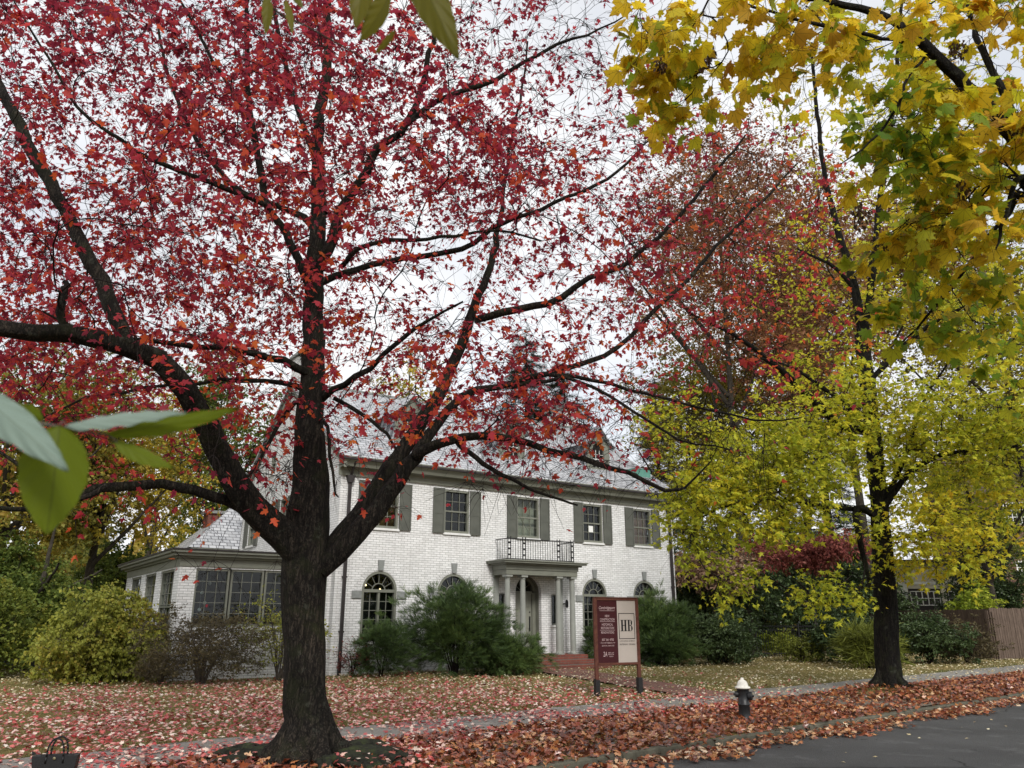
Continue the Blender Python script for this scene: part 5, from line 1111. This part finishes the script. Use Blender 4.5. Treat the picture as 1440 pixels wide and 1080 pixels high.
shrub('yew_shrub', 'small dark yew right of the porch, just behind the sign', loc(9.8, 1.0), 1.55, .75, 'yew', 404, 210, 0.093, 17, T_SPRAY, 8, .2, YG)
shrub('yew_shrub', 'tall feathery evergreen with pointed shoots at the last arched window', loc(12.25, 1.2), 2.45, 1.1, 'yew', 405, 494, 0.147, 14, T_SPRAY, 14, .3, YG, upward=1.2, colr=(.2, 1))
shrub('yew_shrub', 'low dense yew at the foot of the feathery evergreen, behind the sign', loc(11.9, 1.9), 1.3, 1.2, 'yew', 406, 330, 0.120, 14, T_SPRAY, 10, .25, YG)
shrub('rhododendron_shrub', 'greyish broad-leaved shrub right of the house corner', loc(14.6, 2.4), 1.75, 1.3, 'dark_leaf', 407, 200, .11, 9, T_OVAL, 10, .25, 'broad-leaved shrubs right of the house', colr=(.3, 1))
shrub('rhododendron_shrub', 'glossy dark shrub at the left end of the black iron fence', xy(1010, 30), 1.7, 1.1, 'dark_leaf', 408, 200, .11, 9, T_OVAL, 10, .25, 'broad-leaved shrubs right of the house', colr=(.4, 1))
shrub('yellow_shrub', 'large drooping yellow-green bush left of the sunroom', (-11.1, 22.4), 2.3, 1.4, 'forsythia', 409, 620, .10, 12, T_DIA, 20, .45, hang=.9, twig='twig_grey', ry=1.5, zlo=.02, ntw=5, colr=(.25, 1))
shrub('green_shrub', 'bright green shrub cut by the left edge of view', (-15.0, 23.5), 2.5, 1.5, 'green_leaf', 410, 320, .10, 13, T_DIA, 10, .35, colr=(.4, 1))
shrub('bare_shrub', 'twiggy brownish shrub under the sunroom corner', loc(-4.0, 1.5), 1.8, 1.4, 'brown_leaf', 411, 420, .06, 7, T_DIA, 22, .4, 'thin shrubs along the sunroom', twig='twig_grey', upward=1.0)
shrub('bare_shrub', 'tall sparse shrub with green tips below the sunroom window, beside the thick trunk', loc(-1.9, 1.2), 2.2, 1.2, 'forsythia', 412, 260, .07, 4, T_DIA, 14, .42, 'thin shrubs along the sunroom', twig='twig_grey', upward=1.2)
shrub('bare_shrub', 'small reddish twiggy shrub at the foot of the left downpipe', loc(.35, .9), .95, .55, 'dogwood', 413, 90, .045, 4, T_DIA, 12, .25, 'thin shrubs along the sunroom', upward=1.0)
shrub('grass_clump', 'straw-coloured clump between the yellow bush and the twiggy shrub', (-9.1, 21.6), .75, .55, 'brown_leaf', 414, 120, .12, 8, T_BLADE, 14, .3, upward=1.5, colr=(.6, 1), twig='twig_grey')
G3 = 'low shrubs along the right side of the lawn'
shrub('golden_shrub', 'low golden-green shrub at the right end of the iron fence', xy(1122, 32), 1.1, .8, 'forsythia', 415, 120, .08, 8, T_DIA, 10, .3, G3, colr=(0, .55))
shrub('green_shrub', 'dark green shrub beneath the dogwood', xy(1185, 31), 2.3, 1.3, 'dark_leaf', 416, 220, .12, 9, T_OVAL, 10, .3, G3)
shrub('fountain_grass', 'arching green ornamental grass left of the street trunk', xy(1213, 28), 1.3, .8, 'forsythia', 417, 200, .35, 6, T_BLADE, 16, .3, G3, upward=.8, colr=(0, .4))
shrub('green_shrub', 'green shrub right of the street trunk in front of the fence', xy(1300, 30.5), 2.0, 1.15, 'dark_leaf', 418, 260, .11, 10, T_OVAL, 10, .3, G3, colr=(.3, 1))
shrub('brown_shrub', 'brownish loose shrub in front of the wooden fence', xy(1352, 31), 1.55, 1.15, 'brown_leaf', 419, 180, .09, 7, T_OVAL, 12, .3, G3)
shrub('lime_shrub', 'bright lime-yellow shrub showing over the fence by the garage', xy(1372, 40), 3.3, 1.1, 'lime_leaf', 420, 170, .16, 8, T_OVAL, 10, .35, G3, zlo=.4)
for k_, (px_, y_, hh2) in enumerate(((1085, 36.5, 1.0),)):
    shrub('yellow_plant', 'pale yellow plants glimpsed through the iron fence', xy(1085, 38.5), 1.0, 1.0, 'lime_leaf', 421, 90, .14, 7, T_DIA, 8, .3)

for (px_, Y_, h_, r_, sd, lb) in EVG:
    shrub('evergreen_tree', lb, xy(px_, Y_), h_*1.1, r_*1.15, 'dark_leaf', sd, 330, .17, 11, T_OVAL, 12, .6, G2, 'tree', zlo=.02, ntw=6, pt=.006)
# far-off wood closing the horizon
r_ = np.random.default_rng(77); n_ = 90000; az_ = r_.uniform(-.95, 1.0, n_); dd_ = r_.uniform(75, 120, n_); hz_ = 7+3*np.sin(az_*23)+2*np.sin(az_*61+1)+1.5*np.sin(az_*140)
q_ = np.stack([np.sin(az_)*dd_, np.cos(az_)*dd_, r_.random(n_)**.8*hz_], -1)
link('distant_wood', leaves_mesh('distant_wood', T_DIA, q_, norm(r_.standard_normal((n_, 3))-[0, 0, .5]), r_.standard_normal((n_, 3)), r_.uniform(.5, 1.1, n_), np.clip(.4*r_.random(n_)+.3+.3*np.sin(az_*40), 0, 1)), M['olive_leaf'], None, kind='stuff', label='hazy belt of olive and green woodland on the horizon', cat='woodland')

# ---- fences
def picket_fence():
    p0, p1 = np.array(xy(1000, 34.5)), np.array(xy(1180, 35.5)); d = p1-p0; L_ = float(np.linalg.norm(d)); rt = empty('iron_fence', (p0[0], p0[1], 0), math.atan2(d[1], d[0]), 'black metal picket fence at the back of the lawn right of the house', 'fence')
    MB().box(0, L_, -.015, .015, .18, .22).box(0, L_, -.0152, .0152, 1.12, 1.16).box(0, L_, -.0151, .0151, 1.28, 1.31).build('rail', M['black'], rt)
    pk = MB(); n_ = int(L_/.11)
    for i in range(n_): x_ = L_*(i+.5)/n_; pk.box(x_-.009, x_+.009, -.008, .008, .08, 1.34)
    pk.build('picket', M['black'], rt)
    for i in range(4): x_ = L_*i/3; MB().box(x_-.03, x_+.03, -.03, .03, 0, 1.42).build('post', M['black'], rt)
picket_fence()
M['fencewood'] = NT('weathered_boards'); t = M['fencewood']; c = t.coord((6, 6, .5)); n1 = t.noise(c, 3, 5, .7); c2 = t.coord(); n2 = t.noise(c2, 3, 2)
M['fencewood'] = t.done(t.bsdf(t.mix(.4, t.ramp(n1, [(.3, (.075, .052, .04)), (.7, (.19, .14, .11))]), t.ramp(n2, [(.3, (.5, .5, .5)), (.7, (1, 1, 1))]), 'MULTIPLY'), .85, .15, t.bump(n1, .5, .01)))
def board_fence(p0, p1, h_, label, root=None):
    p0, p1 = np.array(p0), np.array(p1); d = p1-p0; L_ = float(np.linalg.norm(d)); rt = root or empty('board_fence', (p0[0], p0[1], 0), math.atan2(d[1], d[0]), label, 'fence', 'wooden board fence sections at right')
    b_ = MB(); n_ = int(L_/.14); r_ = random.Random(5)
    for i in range(n_):
        x0_ = L_*i/n_; x1_ = L_*(i+1)/n_-.012; hh = h_+r_.uniform(-.02, .02); y_ = r_.uniform(-.006, .006); b_.box(x0_, x1_, y_-.01, y_+.01, .04, hh)
    b_.build('boards', M['fencewood'], rt); MB().box(0, L_, .02, .06, .4, .49).box(0, L_, .02, .06, h_-.4, h_-.31).build('rail', M['fencewood'], rt)
    for i in range(max(2, int(L_/2.4)+1)): x_ = L_*i/max(1, int(L_/2.4)); MB().box(x_-.05, x_+.05, .062, .16, 0, h_-.1).build('post', M['fencewood'], rt)
c0, c1, c2_ = xy(1255, 42), xy(1393, 33.5), xy(1500, 35.5)
board_fence(c0, c1, 1.98, 'weathered brown board fence running back behind the shrubs')
board_fence(c1, c2_, 2.02, 'weathered brown board fence section nearest the right edge')
gf0, gf1 = np.array(xy(-160, 26.5)), np.array(xy(62, 27.5)); d = gf1-gf0; L_ = float(np.linalg.norm(d))
GF = empty('grey_fence', (gf0[0], gf0[1], 0), math.atan2(d[1], d[0]), 'low grey panelled wooden fence at the far left behind the bushes', 'fence'); M['greyfence'] = plain('grey_fence_paint', (.085, .095, .105), .8, .2, .2, 5, .3)
gb = MB(); n_ = int(L_/.15)
for i in range(n_): gb.box(L_*i/n_, L_*(i+1)/n_-.01, -.01, .01, .05, .98)
gb.build('boards', M['greyfence'], GF); MB().box(0, L_, -.045, -.012, .82, .92).box(0, L_, -.045, -.012, .12, .22).box(0, L_, -.05, .05, .985, 1.03).build('rail', M['greyfence'], GF)
for i in range(6): x_ = L_*i/5; MB().box(x_-.05, x_+.05, -.06, .06, 0, 1.1).build('post', M['greyfence'], GF)

# ---- neighbouring buildings at right
gp = xy(1262, 52); GA = empty('garage', (gp[0], gp[1], 0), R(-4), 'cream stucco garage with white-paned dark doors behind the wooden fence', 'garage')
M['stucco'] = plain('cream_stucco', (.62, .58, .48), .9, .1, .06, 3, .4)
MB().wall(rect(0, 6.4, -.1, 5.0), [rect(.9, 2.95, .1, 3.45), rect(3.25, 5.4, .1, 3.45)], .2).box(0, .01, 0, 5, 0, 5).box(6.39, 6.4, 0, 5, 0, 5).build('wall', M['stucco'], GA)
MB().box(-.3, 6.7, -.4, 5.3, 5.02, 5.25).build('roof', M['pipe'], GA); MB().box(.45, .85, -.06, -.003, 0, 3.7).box(-.05, 6.45, -.07, -.004, 3.7, 3.86).build('trim', M['whitetrim'], GA)
for x0_ in (.9, 3.25):
    d_ = MB().box(x0_, x0_+2.1, .1, .16, .1, 3.45).build('garage_door', M['pipe'], GA); w_ = MB()
    w_.box(x0_+.15, x0_+1.95, .06, .095, 2.4, 2.45).box(x0_+.15, x0_+1.95, .06, .095, 3.25, 3.3).box(x0_+.15, x0_+1.95, .061, .094, 2.83, 2.87)
    for i in range(6): q = x0_+.15+1.8*i/5; w_.box(q-.03, q+.03, .058, .096, 2.4, 3.3)
    w_.build('window', M['whitetrim'], d_)
np_ = xy(1392, 58); NB = empty('neighbour_house', (np_[0], np_[1], 0), R(-6), 'red brick neighbouring house with white windows at the right edge', 'house')
M['nbrick'] = brick_mat('neighbour_brick', (.22, .10, .075), (.15, .075, .06), (.2, .17, .15), .22, .075, .01, .9, .6, (.12, .06, .05), .4); M['nroof'] = brick_mat('neighbour_roof', (.10, .065, .055), (.07, .045, .04), (.03, .02, .02), .3, .2, .01, .9, .6, (.10, .07, .06), .4, 'roof')
nwn = [(2.2, 4.0, 8.2, 9.8), (2.4, 4.6, 4.2, 5.6), (5.2, 7.0, 8.2, 9.8), (5.2, 7.0, 4.2, 5.6)]
MB().wall(rect(0, 11, -.1, 10.4), [rect(*q) for q in nwn], .15).add([(0, 0, 0), (0, 8, 0), (0, 8, 10.4), (0, 0, 10.4)], [(0, 1, 2, 3)]).build('wall', M['nbrick'], NB)
MB().prism_x([(-.4, 10.3), (4, 14), (8.4, 10.3)], -.4, 11.4).build('roof', M['nroof'], NB)
for q in nwn:
    w_ = MB().box(q[0], q[0]+.1, .0, .12, q[2], q[3]).box(q[1]-.1, q[1], .0, .12, q[2], q[3]).box(q[0], q[1], .001, .119, q[3]-.1, q[3]).box(q[0], q[1], .001, .119, q[2], q[2]+.1); muntins(w_, q[0], q[1], q[2], q[3], 6, 3, .08, .05)
    w_ = w_.build('window', M['whitetrim'], NB); MB().box(q[0], q[1], .125, .13, q[2], q[3]).build('pane', M['dark'], w_)

# ================================================================== CAMERA, LIGHT
cam = bpy.data.cameras.new('camera'); co = bpy.data.objects.new('camera', cam); COL.objects.link(co); S.camera = co
co.location = (0, 0, CH); co.rotation_euler = (R(90)+PITCH, 0, 0); cam.sensor_width = 36; cam.lens = FOC/1440*36; cam.clip_end = 2000; cam.clip_start = .05
cam.dof.use_dof = True; cam.dof.focus_distance = 14; cam.dof.aperture_fstop = 6.5
EL, AZ = R(37), R(165)                       # soft brightness in the overcast, behind the viewer
sd = np.array([math.sin(AZ)*math.cos(EL), math.cos(AZ)*math.cos(EL), math.sin(EL)])
su = bpy.data.lights.new('sun', 'SUN'); su.energy = 1.5; su.angle = R(14); su.color = (1, .97, .92); so = bpy.data.objects.new('sun', su); COL.objects.link(so)
so.rotation_euler = Vector(sd).to_track_quat('Z', 'Y').to_euler()
w = bpy.data.worlds.new('World'); S.world = w; w.use_nodes = True; nt = w.node_tree; nt.nodes.clear()
bgn = nt.nodes.new('ShaderNodeBackground'); ow = nt.nodes.new('ShaderNodeOutputWorld'); sk = nt.nodes.new('ShaderNodeTexSky'); sk.sky_type = 'NISHITA'; sk.sun_disc = False; sk.sun_elevation = EL; sk.sun_rotation = AZ
tc = nt.nodes.new('ShaderNodeTexCoord'); nz = nt.nodes.new('ShaderNodeTexNoise'); nz.inputs['Scale'].default_value = 2.6; nz.inputs['Detail'].default_value = 6; nz.inputs['Roughness'].default_value = .55
nt.links.new(tc.outputs['Generated'], nz.inputs['Vector']); rp = nt.nodes.new('ShaderNodeValToRGB'); rp.color_ramp.elements[0].position = .30; rp.color_ramp.elements[0].color = (.72, .72, .72, 1); rp.color_ramp.elements[1].position = .55; rp.color_ramp.elements[1].color = (1, 1, 1, 1)
nt.links.new(nz.outputs['Fac'], rp.inputs[0]); mx = nt.nodes.new('ShaderNodeMix'); mx.data_type = 'RGBA'; nt.links.new(rp.outputs[0], mx.inputs[0]); nt.links.new(sk.outputs[0], mx.inputs[6])
nz2 = nt.nodes.new('ShaderNodeTexNoise'); nz2.inputs['Scale'].default_value = 4; nz2.inputs['Detail'].default_value = 5; nt.links.new(tc.outputs['Generated'], nz2.inputs['Vector'])
rp2 = nt.nodes.new('ShaderNodeValToRGB'); rp2.color_ramp.elements[0].position = .35; rp2.color_ramp.elements[0].color = (5.0, 5.1, 5.3, 1); rp2.color_ramp.elements[1].position = .65; rp2.color_ramp.elements[1].color = (6.2, 6.25, 6.3, 1)
nt.links.new(nz2.outputs['Fac'], rp2.inputs[0]); nt.links.new(rp2.outputs[0], mx.inputs[7])
nt.links.new(mx.outputs[2], bgn.inputs[0]); bgn.inputs[1].default_value = .10; nt.links.new(bgn.outputs[0], ow.inputs[0])
S.render.engine = 'CYCLES'; S.cycles.max_bounces = 5; S.cycles.diffuse_bounces = 2; S.cycles.transmission_bounces = 4; S.cycles.transparent_max_bounces = 8; S.cycles.glossy_bounces = 2
S.cycles.use_adaptive_sampling = True
S.view_settings.view_transform = 'Standard'; S.view_settings.look = 'None'; S.view_settings.gamma = 1; S.view_settings.exposure = .85
print('DONE')
